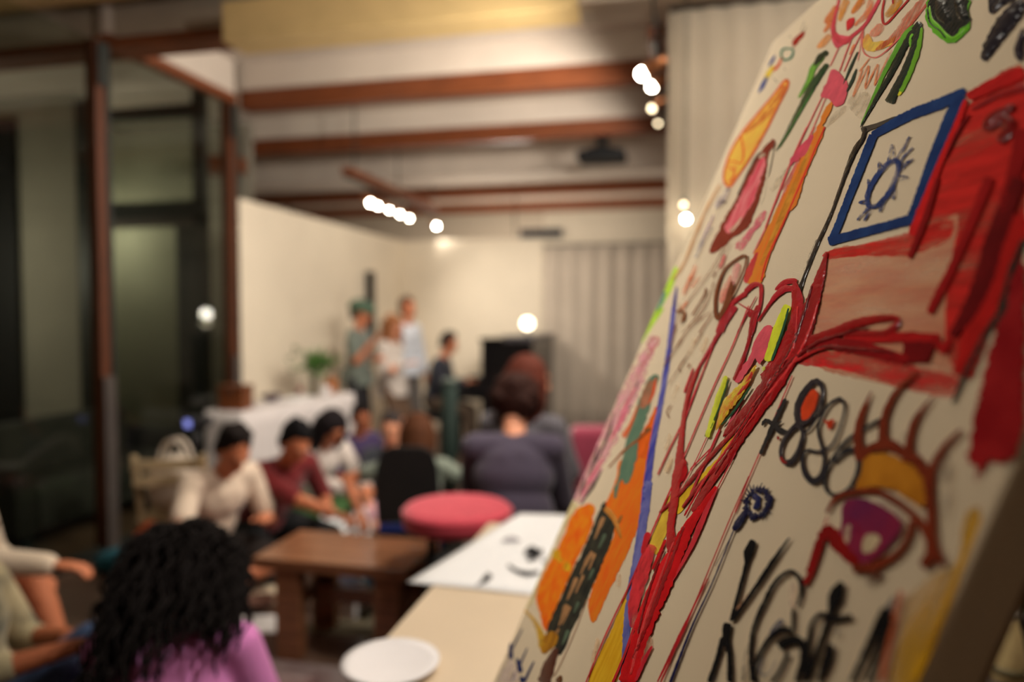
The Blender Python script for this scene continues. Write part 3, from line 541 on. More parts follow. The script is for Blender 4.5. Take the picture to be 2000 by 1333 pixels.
G('P', (138, 16, 22), [(2005, 520), (1968, 585), (1950, 635), (1932, 710), (1918, 770), (1900, 860), (1896, 905), (1908, 908), (1911, 942), (1922, 918), (1936, 905), (1972, 904), (1992, 878), (2005, 800)], 'red_field', .15, rgb2=(160, 30, 32), jit=2.2)
S('C', (34, 46, 40), [(1680, 400), (1600, 590), (1560, 720), (1540, 850), (1450, 980), (1380, 1100), (1285, 1310)], [28, 34, 22, 46, 28, 28, 20], 'green_black_line', .0005, .3, jit=.2, alpha=(.5, 1.4)); S('E', (34, 48, 42), [(1420, -20), (1340, 140), (1255, 335)], [30, 32, 14], 'green_black_line', .0005, .3, alpha=(.4, 1.3))
S('C', (150, 16, 18), [(230, 1070), (420, 1010), (560, 950), (720, 915), (850, 912), (840, 960), (760, 1010), (600, 1010), (500, 1025)], [60, 60, 56, 50, 36, 44, 44, 40, 30], 'red_loop', .0012, .6)
S('C', (178, 24, 24), [(500, 1040), (800, 1035), (1130, 1040)], [50, 70, 60], 'red_stroke', .0006, .4); S('C', (140, 16, 18), [(300, 1060), (600, 1100), (920, 1185)], [70, 90, 60], 'red_stroke', .001, .5)
G('C', (116, 12, 14), [(900, 1015), (1000, 1005), (1100, 1030), (1060, 1185), (980, 1200), (905, 1190)], 'dark_red_field', .4); S('C', (160, 20, 20), [(1100, 1030), (1150, 1120), (1190, 1040)], [40, 60, 40], 'red_stroke', alpha=(.4, 1.2))
# --- red trunk
S('C', RED, [(392, 478), (345, 650), (285, 850), (205, 1040), (110, 1200), (0, 1340)], [14, 62, 100, 140, 130, 120], 'red_trunk_stroke', .0018, .8)
S('C', (164, 20, 24), [(180, 690), (190, 880), (150, 1030), (70, 1180), (-10, 1310)], [46, 60, 70, 80, 80], 'red_trunk_stroke', .002, .9)
S('D', (158, 14, 20), [(1680, 300), (1550, 520), (1440, 680), (1330, 850), (1220, 1030), (1100, 1200), (1030, 1345)], [80, 90, 80, 60, 46, 48, 60], 'red_trunk_stroke', .002, .9)
S('D', (140, 12, 18), [(1680, 240), (1500, 500), (1400, 640), (1260, 795), (1215, 850)], [60, 74, 66, 46, 6], 'red_trunk_stroke', .002, .9)
S('D', (196, 120, 130), [(1540, 440), (1500, 520), (1490, 560)], [10, 26, 14], 'pink_streak', .002, .9, alpha=(.2, 1))
S('D', RED, [(1400, 690), (1300, 800), (1130, 980), (930, 1220), (800, 1345)], [30, 26, 26, 24, 18], 'red_trunk_stroke', .0014, .7); S('D', RED, [(1350, 860), (1180, 1050), (1080, 1140), (950, 1310)], [22, 18, 22, 18], 'red_trunk_stroke', .0014, .7)
S('D', (164, 18, 24), [(1062, 385), (1010, 500), (970, 650), (942, 850), (930, 1000), (910, 1150), (878, 1345)], [18, 34, 28, 36, 56, 50, 46], 'red_trunk_stroke', .0012, .6)
G('D', (164, 18, 24), [(935, 910), (982, 1080), (925, 1150), (912, 1020)], 'red_web'); S('D', (164, 24, 40), [(1290, -5), (1200, 150), (1130, 270), (1055, 395)], [50, 30, 22, 18], 'red_trunk_stroke', .001, .6)
for pts, ww in [([(1172, 195), (1080, 430), (960, 750)], 9), ([(1382, -5), (1270, 270), (1150, 530), (950, 1000)], 9), ([(1232, 55), (990, 650)], 7), ([(952, 755), (860, 940), (788, 1095)], 10), ([(1140, 920), (1000, 1062)], 9), ([(1668, 450), (1500, 850), (1380, 1130), (1295, 1345)], 8), ([(1110, 850), (1030, 1020), (930, 1200)], 6), ([(1195, 800), (1100, 1010), (1000, 1235)], 14), ([(1020, 400), (960, 560)], 12), ([(1300, 950), (1150, 1240), (1080, 1345)], 8)]:
    S('D', (186, 50, 58), pts, ww, 'red_drip', .0006, .5)
S('D', (206, 84, 96), [(1345, 600), (1290, 700), (1240, 805)], [16, 26, 10], 'pink_drip')
S('D', (150, 14, 24), [(1450, -5), (1405, 90), (1400, 150), (1370, 270), (1312, 430), (1285, 482)], [40, 30, 34, 22, 34, 26], 'red_drop', .0018, .8)
# arches
for pts, ww in [([(700, 1080), (630, 1125), (560, 1205), (505, 1340)], [36, 28, 26, 22]), ([(690, 1078), (740, 1030), (792, 1032), (790, 1150), (758, 1250), (735, 1340)], [30, 34, 26, 22, 26, 30]), ([(1032, 1060), (960, 1050), (900, 1090), (850, 1152), (775, 1265)], [30, 44, 36, 20, 12]), ([(888, 1060), (950, 1010), (1032, 998)], [14, 36, 30]), ([(1010, 1000), (1040, 1120), (1012, 1340)], [20, 60, 56]), ([(640, 1140), (745, 1205)], [8, 12]), ([(765, 1100), (640, 1340)], [7, 8]), ([(605, 1190), (545, 1340)], [7, 8])]:
    S('B', (170, 26, 38), pts, ww, 'red_arch_stroke', .0014, .8)
G('B', (150, 16, 28), [(715, 1190), (745, 1185), (752, 1215), (725, 1235), (710, 1220)], 'red_blot', .8)
# region F continuation of the trunk
S('F', (170, 18, 24), [(1345, -5), (1302, 100), (1292, 250), (1270, 400), (1282, 560)], [60, 50, 46, 46, 70], 'red_trunk_stroke', .0012, .6); G('F', (170, 18, 24), [(1310, 0), (1368, 70), (1310, 140)], 'red_web')
S('F', (196, 22, 26), [(1545, 160), (1400, 370), (1320, 520), (1240, 720), (1150, 900), (1080, 1100), (1005, 1345)], [20, 56, 90, 100, 110, 100, 100], 'red_trunk_stroke', .0012, .5)
S('F', (206, 52, 58), [(1160, 510), (1100, 680), (1050, 860), (1040, 1010)], [50, 80, 70, 30], 'pink_red_stroke', .0008, .4, alpha=(.5, 1.3)); S('F', (196, 36, 44), [(1135, 435), (1100, 565)], [36, 30], 'pink_red_stroke')
S('F', (206, 30, 34), [(1260, 560), (1180, 720), (1110, 900), (1060, 1020)], [24, 46, 50, 40], 'red_trunk_stroke', .001, .5); S('F', (190, 26, 30), [(1240, 480), (1160, 660)], [20, 16], 'red_trunk_stroke')
S('F', (186, 40, 44), [(1282, 150), (1150, 450), (1030, 735), (880, 1050), (758, 1345)], [10, 10, 9, 10, 9], 'red_drip'); S('F', (186, 40, 44), [(1050, 1010), (990, 1180), (920, 1345)], [16, 14, 14], 'red_drip')
S('F', (196, 50, 58), [(1545, 170), (1450, 390), (1390, 530), (1265, 760)], [20, 34, 26, 6], 'red_drip'); S('F', (190, 40, 50), [(1160, 1120), (1110, 1210), (1060, 1330)], [14, 26, 20], 'red_drip')
G('F', (206, 150, 120), [(1150, 1060), (1160, 1110), (1120, 1200), (1085, 1240), (1120, 1120)], 'orange_smudge', .1, alpha=(0, .8))
for c in ((950, 720), (820, 1110), (800, 1180)): S('F', (236, 180, 140), [(c[0] + 8, c[1] - 40), (c[0], c[1] + 40)], [16, 30], 'peach_smudge', alpha=(0, .8))
# right thin red line and navy line (region G)
S('G', (176, 36, 40), [(722, -5), (600, 270), (480, 560), (360, 850), (262, 1060), (125, 1340)], [7, 8, 8, 12, 24, 10], 'red_drip'); S('G', (176, 36, 40), [(455, 660), (400, 770), (300, 980), (150, 1340)], [6, 10, 8, 8], 'red_drip')
S('G', (28, 24, 66), [(622, 350), (480, 700), (350, 980), (208, 1345)], [9, 10, 15, 20], 'navy_line', .0006, .4); S('G', (60, 50, 50), [(600, 400), (500, 585)], 4)
S('G', (24, 24, 58), [(760, 85), (820, 95), (850, 150), (830, 220), (770, 262), (715, 235), (705, 150), (755, 90)], [30, 36, 40, 36, 40, 44, 30, 30], 'navy_flower', .002, .9, jit=.35, step=2.5); S('G', (30, 34, 84), [(760, 110), (775, 160), (760, 215)], [36, 44, 40], 'navy_flower', .002, .9, jit=.3)
for k in range(26):
    t = 2 * math.pi * k / 26; r0, r1 = 70, 100 + 30 * random.random()
    S('G', (24, 24, 58), [(778 + r0 * .95 * math.cos(t), 170 + r0 * 1.15 * math.sin(t)), (778 + r1 * .95 * math.cos(t + .15), 170 + r1 * 1.05 * math.sin(t + .15))], [12, 3], 'navy_spike', .001, .7, step=2) if not (1.9 < t < 2.9) else None
S('G', (24, 24, 58), [(712, 215), (660, 295), (622, 352)], [30, 50, 30], 'navy_flower', .002, .9)
# fine strands in the wet red, the lighter ones painted in as highlights
for pts, ww, c in [([(1590, 560), (1566, 640), (1536, 710), (1490, 775), (1440, 850)], [3, 6, 7, 6, 3], (104, 10, 14)), ([(1604, 590), (1580, 660), (1550, 715), (1500, 780), (1430, 880)], [3, 5, 6, 5, 2], (206, 46, 48)), ([(1562, 600), (1556, 670), (1530, 720), (1470, 800)], [3, 5, 5, 3], (206, 46, 48)), ([(1620, 660), (1570, 690), (1520, 740), (1460, 830), (1400, 930)], [4, 6, 6, 5, 3], (120, 12, 16)), ([(1640, 676), (1590, 690), (1540, 720)], [3, 6, 4], (186, 34, 36)),
                ([(1700, 640), (1650, 655), (1600, 672), (1560, 700)], [4, 6, 7, 5], (112, 12, 16)), ([(1750, 690), (1680, 685), (1620, 680), (1580, 690)], [5, 8, 8, 5], (112, 12, 16)), ([(1480, 790), (1430, 870), (1380, 940), (1340, 1010)], [3, 5, 5, 3], (196, 40, 44)), ([(1340, 1030), (1310, 1110), (1280, 1190), (1240, 1290)], [4, 8, 9, 6], (150, 14, 20)), ([(1320, 1060), (1290, 1140), (1262, 1220), (1235, 1320)], [3, 5, 6, 4], (216, 60, 60)), ([(1300, 1075), (1270, 1160), (1250, 1240)], [3, 5, 4], (128, 12, 18))]:
    S('P', c, pts, ww, 'red_strand', .0022, .9, jit=.15)
# --- figures (region E)
for pts, ww in [([(268, 305), (200, 450), (118, 635)], [22, 28, 22]), ([(130, 465), (150, 432), (200, 462), (240, 500), (290, 510)], [20, 22, 30, 40, 26]), ([(245, 440), (200, 470)], [12, 26])]:
    S('E', (48, 44, 42), pts, ww, 'black_figure', .0008, .5, jit=.12)
G('E', (206, 66, 28), [(430, 248), (462, 280), (440, 370), (395, 442), (358, 420), (370, 330)], 'orange_fill', .4)
S('E', (46, 40, 44), [(440, 198), (380, 268), (340, 360), (348, 440), (395, 445), (460, 370), (488, 270), (470, 212), (435, 200)], [34, 40, 44, 40, 26, 20, 22, 34, 36], 'black_figure', .0008, .6)
S('E', (46, 40, 44), [(350, 445), (280, 520), (242, 600), (250, 670), (300, 682), (352, 600), (370, 500), (335, 455)], [40, 28, 24, 26, 40, 30, 24, 40], 'black_figure', .0008, .6); S('E', (46, 40, 44), [(494, 260), (482, 365), (405, 490), (360, 505)], [10, 12, 14, 12], 'black_figure'); S('E', (140, 24, 18), [(235, 640), (255, 680), (290, 685)], [18, 24, 12], 'red_accent', .0012, .6); S('E', (140, 24, 18), [(222, 528), (228, 550)], [16, 18], 'red_accent')
S('E', (46, 42, 46), [(600, 302), (530, 338), (480, 420), (462, 500), (488, 600), (500, 680), (480, 765), (430, 795), (380, 735), (370, 650), (400, 612), (470, 622), (550, 572), (600, 450), (620, 350), (592, 302)], [22, 18, 18, 18, 20, 24, 34, 44, 30, 22, 18, 20, 16, 14, 16, 22], 'black_figure', .0006, .4)
G('E', (190, 58, 28), [(490, 428), (520, 440), (556, 428), (545, 470), (526, 492), (515, 460)], 'red_accent', .4)
S('E', (46, 44, 46), [(842, 428), (730, 488), (620, 568), (540, 680), (502, 770), (512, 845), (570, 880), (650, 842), (700, 750), (708, 660), (680, 612), (620, 622), (556, 685)], [24, 20, 24, 22, 20, 22, 24, 28, 34, 38, 36, 30, 16], 'black_figure', .0006, .4)
# --- eye
G('E', (196, 128, 34), [(725, 675), (780, 638), (900, 640), (980, 680), (1060, 730), (1100, 800), (1090, 950), (980, 890), (900, 845), (780, 830), (690, 845)], 'ochre_lid', .3, rgb2=(170, 104, 24))
G('E', (104, 34, 72), [(620, 920), (720, 898), (820, 930), (930, 1000), (962, 1060), (930, 1130), (860, 1200), (790, 1262), (700, 1282), (640, 1200), (590, 1140), (600, 1040)], 'purple_iris', .3, rgb2=(132, 36, 64), scale=26, k=1.4)
S('E', (176, 40, 76), [(640, 1010), (690, 1060), (720, 1120)], [20, 36, 20], alpha=(.1, .9)); G('E', (216, 196, 156), [(762, 1108), (832, 1130), (802, 1200), (735, 1222), (730, 1160)], 'eye_glint', .2, alpha=(.5, 1.2)); G('E', (206, 178, 150), [(632, 1060), (662, 1062), (640, 1165), (612, 1130)], 'eye_glint', .2, alpha=(.3, 1.1)); S('E', (190, 170, 160), [(820, 900), (900, 950), (960, 1020)], [20, 40, 20], alpha=(.1, .8))
LASH = (120, 46, 24)
for pts, ww in [([(780, 262), (722, 400), (700, 520), (715, 675)], [6, 36, 50, 60]), ([(1052, 145), (920, 280), (855, 430), (850, 570)], [16, 36, 44, 60]), ([(1152, 288), (1050, 420), (1010, 540), (1000, 690)], [6, 36, 44, 76]), ([(1314, 494), (1210, 600), (1140, 730), (1118, 840)], [22, 36, 50, 76]), ([(725, 645), (780, 602), (880, 580), (960, 622), (1040, 662), (1112, 770)], [50, 54, 70, 60, 66, 66]), ([(1120, 780), (1135, 950), (1140, 1150), (1150, 1260)], [60, 56, 64, 110]), ([(1150, 1225), (1085, 1305)], [70, 60]), ([(1165, 1230), (1212, 1290)], [60, 46]), ([(513, 985), (560, 908), (650, 868), (790, 855), (900, 900), (1010, 980), (1090, 1070), (1135, 1160)], [14, 28, 32, 36, 42, 46, 52, 60]), ([(1022, 1030), (1000, 1130), (930, 1230), (800, 1302), (670, 1315)], [40, 38, 42, 54, 56])]:
    S('E', LASH, pts, ww, 'brown_eye_line', .0008, .4)
S('E', (134, 20, 18), [(485, 1075), (540, 1105), (600, 1190), (705, 1290)], [30, 84, 76, 60], 'red_tear', .0006, .4, jit=.15); S('E', (134, 20, 18), [(500, 1100), (450, 1210), (408, 1340)], [60, 36, 36], 'red_tear', jit=.15); S('G', (134, 20, 18), [(1200, 430), (1135, 620), (1088, 705)], [44, 38, 40], 'red_tear', .0006, .4); S('E', (190, 60, 50), [(520, 1000), (500, 1060)], [8, 14], alpha=(.2, 1))
G('G', (90, 50, 36), [(1500, 620), (1580, 630), (1605, 640), (1560, 690), (1500, 710), (1480, 660)], 'dark_smudge', .1, alpha=(-.1, 1), ascale=40)
for c in ([(1220, 740), (1260, 760), (1240, 1000), (1200, 1020)], [(960, 520), (1000, 500), (990, 580), (950, 600)], [(1180, 690), (1240, 640), (1260, 760), (1190, 800)]):
    G('E', (150, 134, 116), c, 'grey_smudge', .05, alpha=(0, .5), ascale=40)
# --- black letters (region G)
for pts, ww in [([(755, 415), (722, 500), (710, 572), (660, 760), (610, 945)], [46, 60, 30, 26, 28]), ([(992, 402), (880, 560), (740, 770), (618, 935)], [12, 32, 28, 34]), ([(590, 955), (578, 1050), (600, 1150), (605, 1345)], [64, 54, 36, 42]), ([(562, 1050), (520, 1190), (468, 1345)], [46, 30, 36]),
        ([(1042, 850), (1072, 740), (1050, 655), (990, 622), (900, 690), (830, 820), (762, 980), (740, 1150), (752, 1345)], [20, 28, 30, 26, 28, 30, 28, 28, 28]), ([(1020, 855), (1015, 1010)], [24, 22]),
        ([(1015, 1015), (940, 1002), (860, 1060), (790, 1180), (760, 1290), (790, 1345)], [34, 44, 36, 28, 26, 24]), ([(925, 1115), (990, 1075), (1070, 1082), (1080, 1200), (1040, 1345)], [70, 64, 52, 40, 42]), ([(985, 1150), (930, 1270), (875, 1345)], [30, 26, 26]),
        ([(1335, 690), (1295, 790), (1262, 900), (1200, 1080), (1110, 1300)], [40, 96, 44, 38, 44]), ([(1118, 1090), (1140, 965), (1200, 902), (1285, 935), (1405, 915)], [32, 30, 32, 44, 40]), ([(1112, 1060), (1105, 1345)], [30, 40]), ([(1265, 1095), (1240, 1210), (1185, 1345)], [50, 60, 32]),
        ([(1640, 870), (1560, 1020), (1470, 1200), (1400, 1345)], [90, 64, 40, 40]), ([(1650, 930), (1580, 1150), (1505, 1345)], [60, 40, 36])]:
    S('G', (24, 22, 22), pts, ww, 'black_letter_stroke', .0008, .35, jit=.08)
S('G', (30, 36, 66), [(1690, 790), (1620, 900), (1530, 1060), (1460, 1180)], [30, 46, 30, 16], 'navy_stroke', alpha=(.4, 1.2)); S('G', (110, 98, 84), [(755, 1030), (702, 1200), (690, 1345)], [16, 30, 24], 'dry_brush', alpha=(-.2, .9), ascale=90); S('G', (50, 60, 92), [(950, 940), (890, 1000), (840, 1100)], [40, 30, 14], 'navy_stroke', alpha=(.1, 1)); S('G', (60, 70, 100), [(560, 1270), (500, 1330)], [26, 30], alpha=(0, .8)); S('G', (70, 80, 104), [(820, 1180), (800, 1280), (860, 1290), (910, 1200)], [22, 18, 16, 12], alpha=(.1, 1)); S('G', (96, 88, 80), [(1300, 980), (1310, 1030), (1290, 1060)], [20, 26, 12], alpha=(0, .8))
S('G', (190, 92, 52), [(1722, 750), (1680, 950), (1622, 1200), (1598, 1345)], [30, 40, 34, 32], 'orange_line', alpha=(.5, 1.2)); S('G', (214, 150, 110), [(720, 760), (650, 870)], [16, 22], alpha=(.1, .9))
G('G', (206, 150, 136), [(1000, 700), (1030, 720), (1030, 850), (1000, 860)], 'pink_smudge', .1, alpha=(0, .7))
# --- brown scribbles on the left (region B), neon sticks (region D)
for pts, ww in [([(690, 832), (640, 860), (560, 930), (512, 1050), (500, 1150), (512, 1245), (560, 1180), (600, 1050), (610, 1000)], [16, 16, 16, 20, 22, 24, 30, 34, 14]), ([(692, 832), (704, 850), (690, 920), (640, 1040), (560, 1205)], [16, 14, 12, 12, 14])]:
    S('B', (116, 62, 34), pts, ww, 'brown_scribble', .0006, .4)
G('B', (216, 120, 104), [(570, 1010), (602, 960), (592, 1080), (540, 1150), (520, 1120)], 'pink_fill', .2, alpha=(.3, 1)); G('B', (222, 140, 136), [(620, 900), (660, 890), (650, 980), (610, 1030)], 'pink_fill', .2, alpha=(0, .8))
for pts, ww in [([(562, 775), (430, 990), (268, 1195)], 6), ([(602, 755), (488, 965)], 5), ([(492, 1005), (420, 1180), (285, 1340)], 8), ([(436, 1045), (430, 1090), (348, 1225)], 12), ([(265, 1182), (300, 1210), (290, 1262)], 18), ([(492, 1195), (395, 1340)], 10), ([(500, 940), (480, 975)], 22)]:
    S('B', (128, 78, 48), pts, ww, 'brown_scribble', alpha=(.3, 1.3))
for pts, ww in [([(940, -20), (880, 240), (870, 280)], [8, 12, 8]), ([(1140, 30), (1010, 130), (900, 280), (830, 390)], [10, 10, 14, 6]), ([(1080, 170), (960, 350), (860, 510)], [8, 8, 6]), ([(900, 30), (960, 40), (940, 110)], [8, 20, 10]), ([(985, 320), (930, 400), (945, 430)], [10, 8, 6]), ([(880, 640), (850, 690), (870, 730)], [14, 8, 8]), ([(1000, 370), (985, 400)], [20, 14])]:
    S('D', (130, 84, 54), pts, ww, 'brown_scribble', alpha=(.2, 1.2))
for c in ((1090, 250), (900, 560), (850, 880), (860, 1030), (1010, 260)): S('D', (238, 182, 140), [(c[0] + 20, c[1] - 50), (c[0] - 14, c[1] + 50)], [16, 34], 'peach_smudge', alpha=(0, .8))
S('B', (196, 140, 74), [(532, 368), (440, 530), (360, 720), (290, 890), (218, 995)], [6, 10, 11, 12, 8], 'ochre_line', alpha=(.4, 1.2))
S('B', (176, 164, 168), [(590, 395), (540, 470), (500, 530)], [30, 50, 20], 'mauve_smudge', alpha=(0, .8)); S('B', (84, 66, 84), [(560, 410), (600, 400)], [10, 10], alpha=(.1, 1)); S('B', (70, 56, 76), [(515, 500), (545, 480), (570, 490)], [12, 16, 10], alpha=(.1, 1.1)); S('B', (160, 130, 150), [(490, 570), (430, 700), (385, 795)], [10, 12, 8], alpha=(.1, 1)); S('B', (170, 164, 164), [(480, 650), (420, 740), (370, 850)], [26, 30, 20], 'grey_smudge', alpha=(0, .7))
S('B', (206, 60, 74), [(562, 830), (530, 920)], [22, 22], 'pink_dash', alpha=(.3, 1.1))
for a, b in (((372, 895), (330, 1000)), ((330, 980), (295, 1090)), ((400, 970), (340, 1040)), ((320, 1130), (280, 1190))): S('B', (214, 112, 72), [a, b], [14, 26], 'orange_dash', alpha=(0, 1))
G('D', (208, 82, 94), [(1540, 130), (1542, 200), (1512, 300), (1462, 380), (1432, 342), (1400, 400), (1350, 470), (1308, 502), (1320, 440), (1400, 320), (1420, 240), (1470, 160), (1510, 125)], 'pink_oval', .3)
S('D', (205, 214, 52), [(1645, -5), (1585, 130), (1508, 360)], [50, 54, 46], 'neon_stick', .0008, .3); S('D', (40, 80, 56), [(1652, 10), (1605, 180), (1540, 358)], [14, 16, 16], 'green_edge', .001, .4); S('D', (190, 90, 30), [(1615, 80), (1590, 160)], [6, 12]); S('D', (205, 214, 52), [(1492, 395), (1482, 425)], [30, 16], alpha=(.2, 1))
S('D', (200, 206, 48), [(1242, 455), (1180, 640), (1118, 855)], [26, 40, 30], 'neon_stick', .0012, .6, jit=.12); S('D', (50, 76, 44), [(1258, 480), (1205, 640), (1140, 805)], [10, 12, 8], 'green_edge', .001, .4); S('D', (110, 100, 40), [(1125, 815), (1105, 850)], [22, 16])
S('D', (206, 116, 40), [(1440, 388), (1340, 540), (1242, 660), (1178, 810)], [14, 60, 66, 10], 'orange_stick', .0018, .9, jit=.12, rgb2=(206, 190, 50), scale=90); S('D', (190, 50, 34), [(1420, 420), (1360, 530), (1300, 600)], [20, 30, 14], 'red_streak', .002, .9); S('D', (40, 76, 50), [(1402, 525), (1290, 690), (1212, 775)], [12, 14, 8], 'green_edge', .001, .4)
# --- easel carrying the canvas
def easel():
    M_e = mat('easel_beech', (150, 108, 64), .5, k=1.0, var=.2, scale=5, stretch=(10, 10, 1))
    base = CP - CU * CHT + CH * CW * .5
    g = empty('wooden_easel', (base.x, base.y, 0), 0, 'wooden easel standing behind the large painted canvas', 'easel')
    o = Vector((base.x, base.y, 0)); bk = Vector((-CN.x, -CN.y, 0)).normalized()
    def bar(n, p, q, r=.018):
        p = Vector(p) - o; q = Vector(q) - o; d = q - p
        bm = bmesh.new(); M = Matrix.Translation((p + q) / 2) @ frame_z(d); bbox(bm, -r, r, -r, r, -d.length / 2, d.length / 2, .003, M); return bm2(n, bm, M_e, g)
    up = CU; lo = base - CN * (CT + .035)
    t = -lo.z / up.z
    for sx in (-.22, .22):
        p = lo + CH * sx; bar('front_leg', p + up * ((.018 - p.z) / up.z), p + up * 1.35)
    pe = lo + up * 1.28 + bk * .02; bar('back_leg', (pe + bk * 1.0) * 1 - Vector((0, 0, pe.z - .02)), pe)
    bar('cross_bar', lo + CH * -.24 + up * 1.1 - CN * .03, lo + CH * .24 + up * 1.1 - CN * .03, .014)
    q = base - CN * .03 - CU * .016; bar('ledge', q - CH * .35, q + CH * .35, .0155)
easel()
# ================================================================== people
SKINS = {'light': (206, 140, 108), 'warm': (184, 112, 78), 'tan': (160, 92, 60)}
def remesh(bm, name, voxel, smooth, m, parent):
    me = bpy.data.meshes.new(name); bm.to_mesh(me); bm.free()
    o = bpy.data.objects.new(name, me); COL.objects.link(o)
    r = o.modifiers.new('r', 'REMESH'); r.mode = 'VOXEL'; r.voxel_size = voxel
    s_ = o.modifiers.new('s', 'SMOOTH'); s_.factor = .5; s_.iterations = smooth
    dg = bpy.context.evaluated_depsgraph_get(); dg.update()
    m2 = bpy.data.meshes.new_from_object(o.evaluated_get(dg)); m2.name = name
    bpy.data.objects.remove(o); bpy.data.meshes.remove(me)
    for p in m2.polygons: p.use_smooth = True
    return link(name, m2, m, parent)
def cap(bm, a, b, ra, rb):
    bsphere(bm, a, ra, 2); bsphere(bm, b, rb, 2); btube(bm, a, b, ra, rb, 14)
def ik(root, tgt, l1, l2, pole):
    root = Vector(root); tgt = Vector(tgt); d = tgt - root; L_ = min(d.length, (l1 + l2) * .995); dn = d.normalized()
    L_ = max(L_, abs(l1 - l2) + .02)
    a = (l1 * l1 - l2 * l2 + L_ * L_) / (2 * L_); h = math.sqrt(max(0, l1 * l1 - a * a))
    pv = Vector(pole); pv = pv - dn * pv.dot(dn); pv = pv.normalized() if pv.length > 1e-4 else Vector((0, 0, 1))
    return root + dn * a + pv * h, root + dn * L_
def hand(bm, wrist, d, nrm, s=1.0, curl=.5, side=1):
    d = Vector(d).normalized(); nrm = Vector(nrm); nrm = (nrm - d * nrm.dot(d)).normalized(); x = d.cross(nrm) * side
    R = Matrix((x, d, nrm)).transposed()
    bsphere(bm, wrist + d * .048 * s, (.040 * s, .052 * s, .017 * s), 2, R)
    for k, (off, ln) in enumerate(((-.029, .062), (-.010, .074), (.010, .070), (.028, .054))):
        p = wrist + d * .085 * s + x * off * s; q = p + (d * math.cos(curl * .6) + nrm * math.sin(curl * .6) + x * off * 3) * ln * .5 * s
        e = q + (d * math.cos(curl * 1.6) + nrm * math.sin(curl * 1.6)) * ln * .5 * s
        cap(bm, p, q, .0095 * s, .0088 * s); cap(bm, q, e, .0088 * s, .0075 * s)
    p = wrist + d * .028 * s - x * .03 * s; q = p + (d * .6 - x * .75 + nrm * .3) * .036 * s; e = q + (d * .9 - x * .25 + nrm * .4) * .03 * s
    cap(bm, p, q, .013 * s, .011 * s); cap(bm, q, e, .011 * s, .009 * s)
FLOORFEET = 'floor'
def person(head, yaw, label, lean=0., pose='stand', skin='warm', shirt=(150, 150, 150), sleeve=.55, pants=(60, 60, 70), pleg=1.0,
           hair=(40, 26, 20), style='short', hpitch=0., hyaw=0., s=1.0, lh=None, rh=None, le=None, re=None, lf=None, rf=None, lk=None, rk=None,
           voxel=.0095, shirt2=None, skirt=None, shoes=(40, 38, 40), spread=.09, group=None, hemdrop=.06, nohairlocks=False, hipz=None):
    head = Vector(head); ya = math.radians(yaw); f = Vector((math.cos(ya), math.sin(ya), 0)); l = Vector((-math.sin(ya), math.cos(ya), 0)); up = Vector((0, 0, 1))
    le_ = math.radians(lean); sp = (up * math.cos(le_) + f * math.sin(le_)); fn = (f * math.cos(le_) - up * math.sin(le_))
    hp = math.radians(lean * .55 + hpitch); hy = math.radians(hyaw)
    hf0 = (f * math.cos(hy) + l * math.sin(hy)); hu = up * math.cos(hp) + hf0 * math.sin(hp); hf = hf0 * math.cos(hp) - up * math.sin(hp); hl = hu.cross(hf)
    neck_off = sp * (.50 * s); hoff = neck_off + sp * (.075 * s) + hu * (.115 * s) + hf * (.02 * s)
    pel = head - hoff; base = Vector((pel.x, pel.y, 0))
    root = empty('person', base, 0, label, 'person', group)
    T = lambda v: Vector(v) - base
    def loc(t): return pel + f * t[0] * s + l * t[1] * s + up * t[2] * s
    sk = mat('skin_' + skin, SKINS[skin], .55, k=1.15, var=.06, scale=10)
    nb = pel + neck_off
    shL, shR = nb + l * .172 * s - sp * .035 * s, nb - l * .172 * s - sp * .035 * s
    hipL, hipR = pel + l * spread * s, pel - l * spread * s
    # default limb targets
    if pose == 'stand':
        lf = lf or pel + f * .03 + l * .11; rf = rf or pel + f * .03 - l * .11; lk = lk or f; rk = rk or f
        lh = lh or loc((.10, .24, -.10)); rh = rh or loc((.10, -.24, -.10))
    elif pose == 'floor':
        lf = lf or pel + f * .28 * s - l * .16 * s; rf = rf or pel + f * .22 * s + l * .16 * s; lk = lk or (l + f * .5 + up * .25); rk = rk or (-l + f * .5 + up * .25)
        lh = lh or loc((.36, .14, .06)); rh = rh or loc((.36, -.14, .06))
    elif pose == 'knees':
        lf = lf or pel + f * .48 * s + l * .12 * s; rf = rf or pel + f * .50 * s - l * .12 * s; lk = lk or (up + f * .4); rk = rk or (up + f * .4)
        lh = lh or loc((.45, .10, .30)); rh = rh or loc((.45, -.10, .30))
    else:
        lf = lf or pel + f * .46 * s + l * .11 * s; rf = rf or pel + f * .46 * s - l * .11 * s; lk = lk or (up + f * .8); rk = rk or (up + f * .8)
        lh = lh or loc((.36, .13, .12)); rh = rh or loc((.36, -.13, .12))
    lf = Vector((lf[0], lf[1], .075)); rf = Vector((rf[0], rf[1], .075))
    lh = Vector(lh); rh = Vector(rh)
    le = le or (l * .6 - up * .7 - f * .5); re = re or (-l * .6 - up * .7 - f * .5)
    th, shn, ua, fa = .43 * s, .43 * s, .29 * s, .255 * s
    if pose == 'stand': ln = (pel.z - .075); k = max(.5, ln / (.86 * s)); th *= max(1, k * 1.003); shn *= max(1, k * 1.003)
    kL, aL = ik(hipL, lf, th, shn, lk); kR, aR = ik(hipR, rf, th, shn, rk)
    eL, wL = ik(shL, lh, ua, fa, le); eR, wR = ik(shR, rh, ua, fa, re)
    Rt = Matrix((l, fn, sp)).transposed(); Rh = Matrix((hl, hf, hu)).transposed()
    hc = nb + sp * .075 * s + hu * .115 * s + hf * .02 * s
    def H(x, y, z): return T(hc + hl * x * s + hf * y * s + hu * z * s)
    # --- body: one continuous skin surface
    bm = bmesh.new()
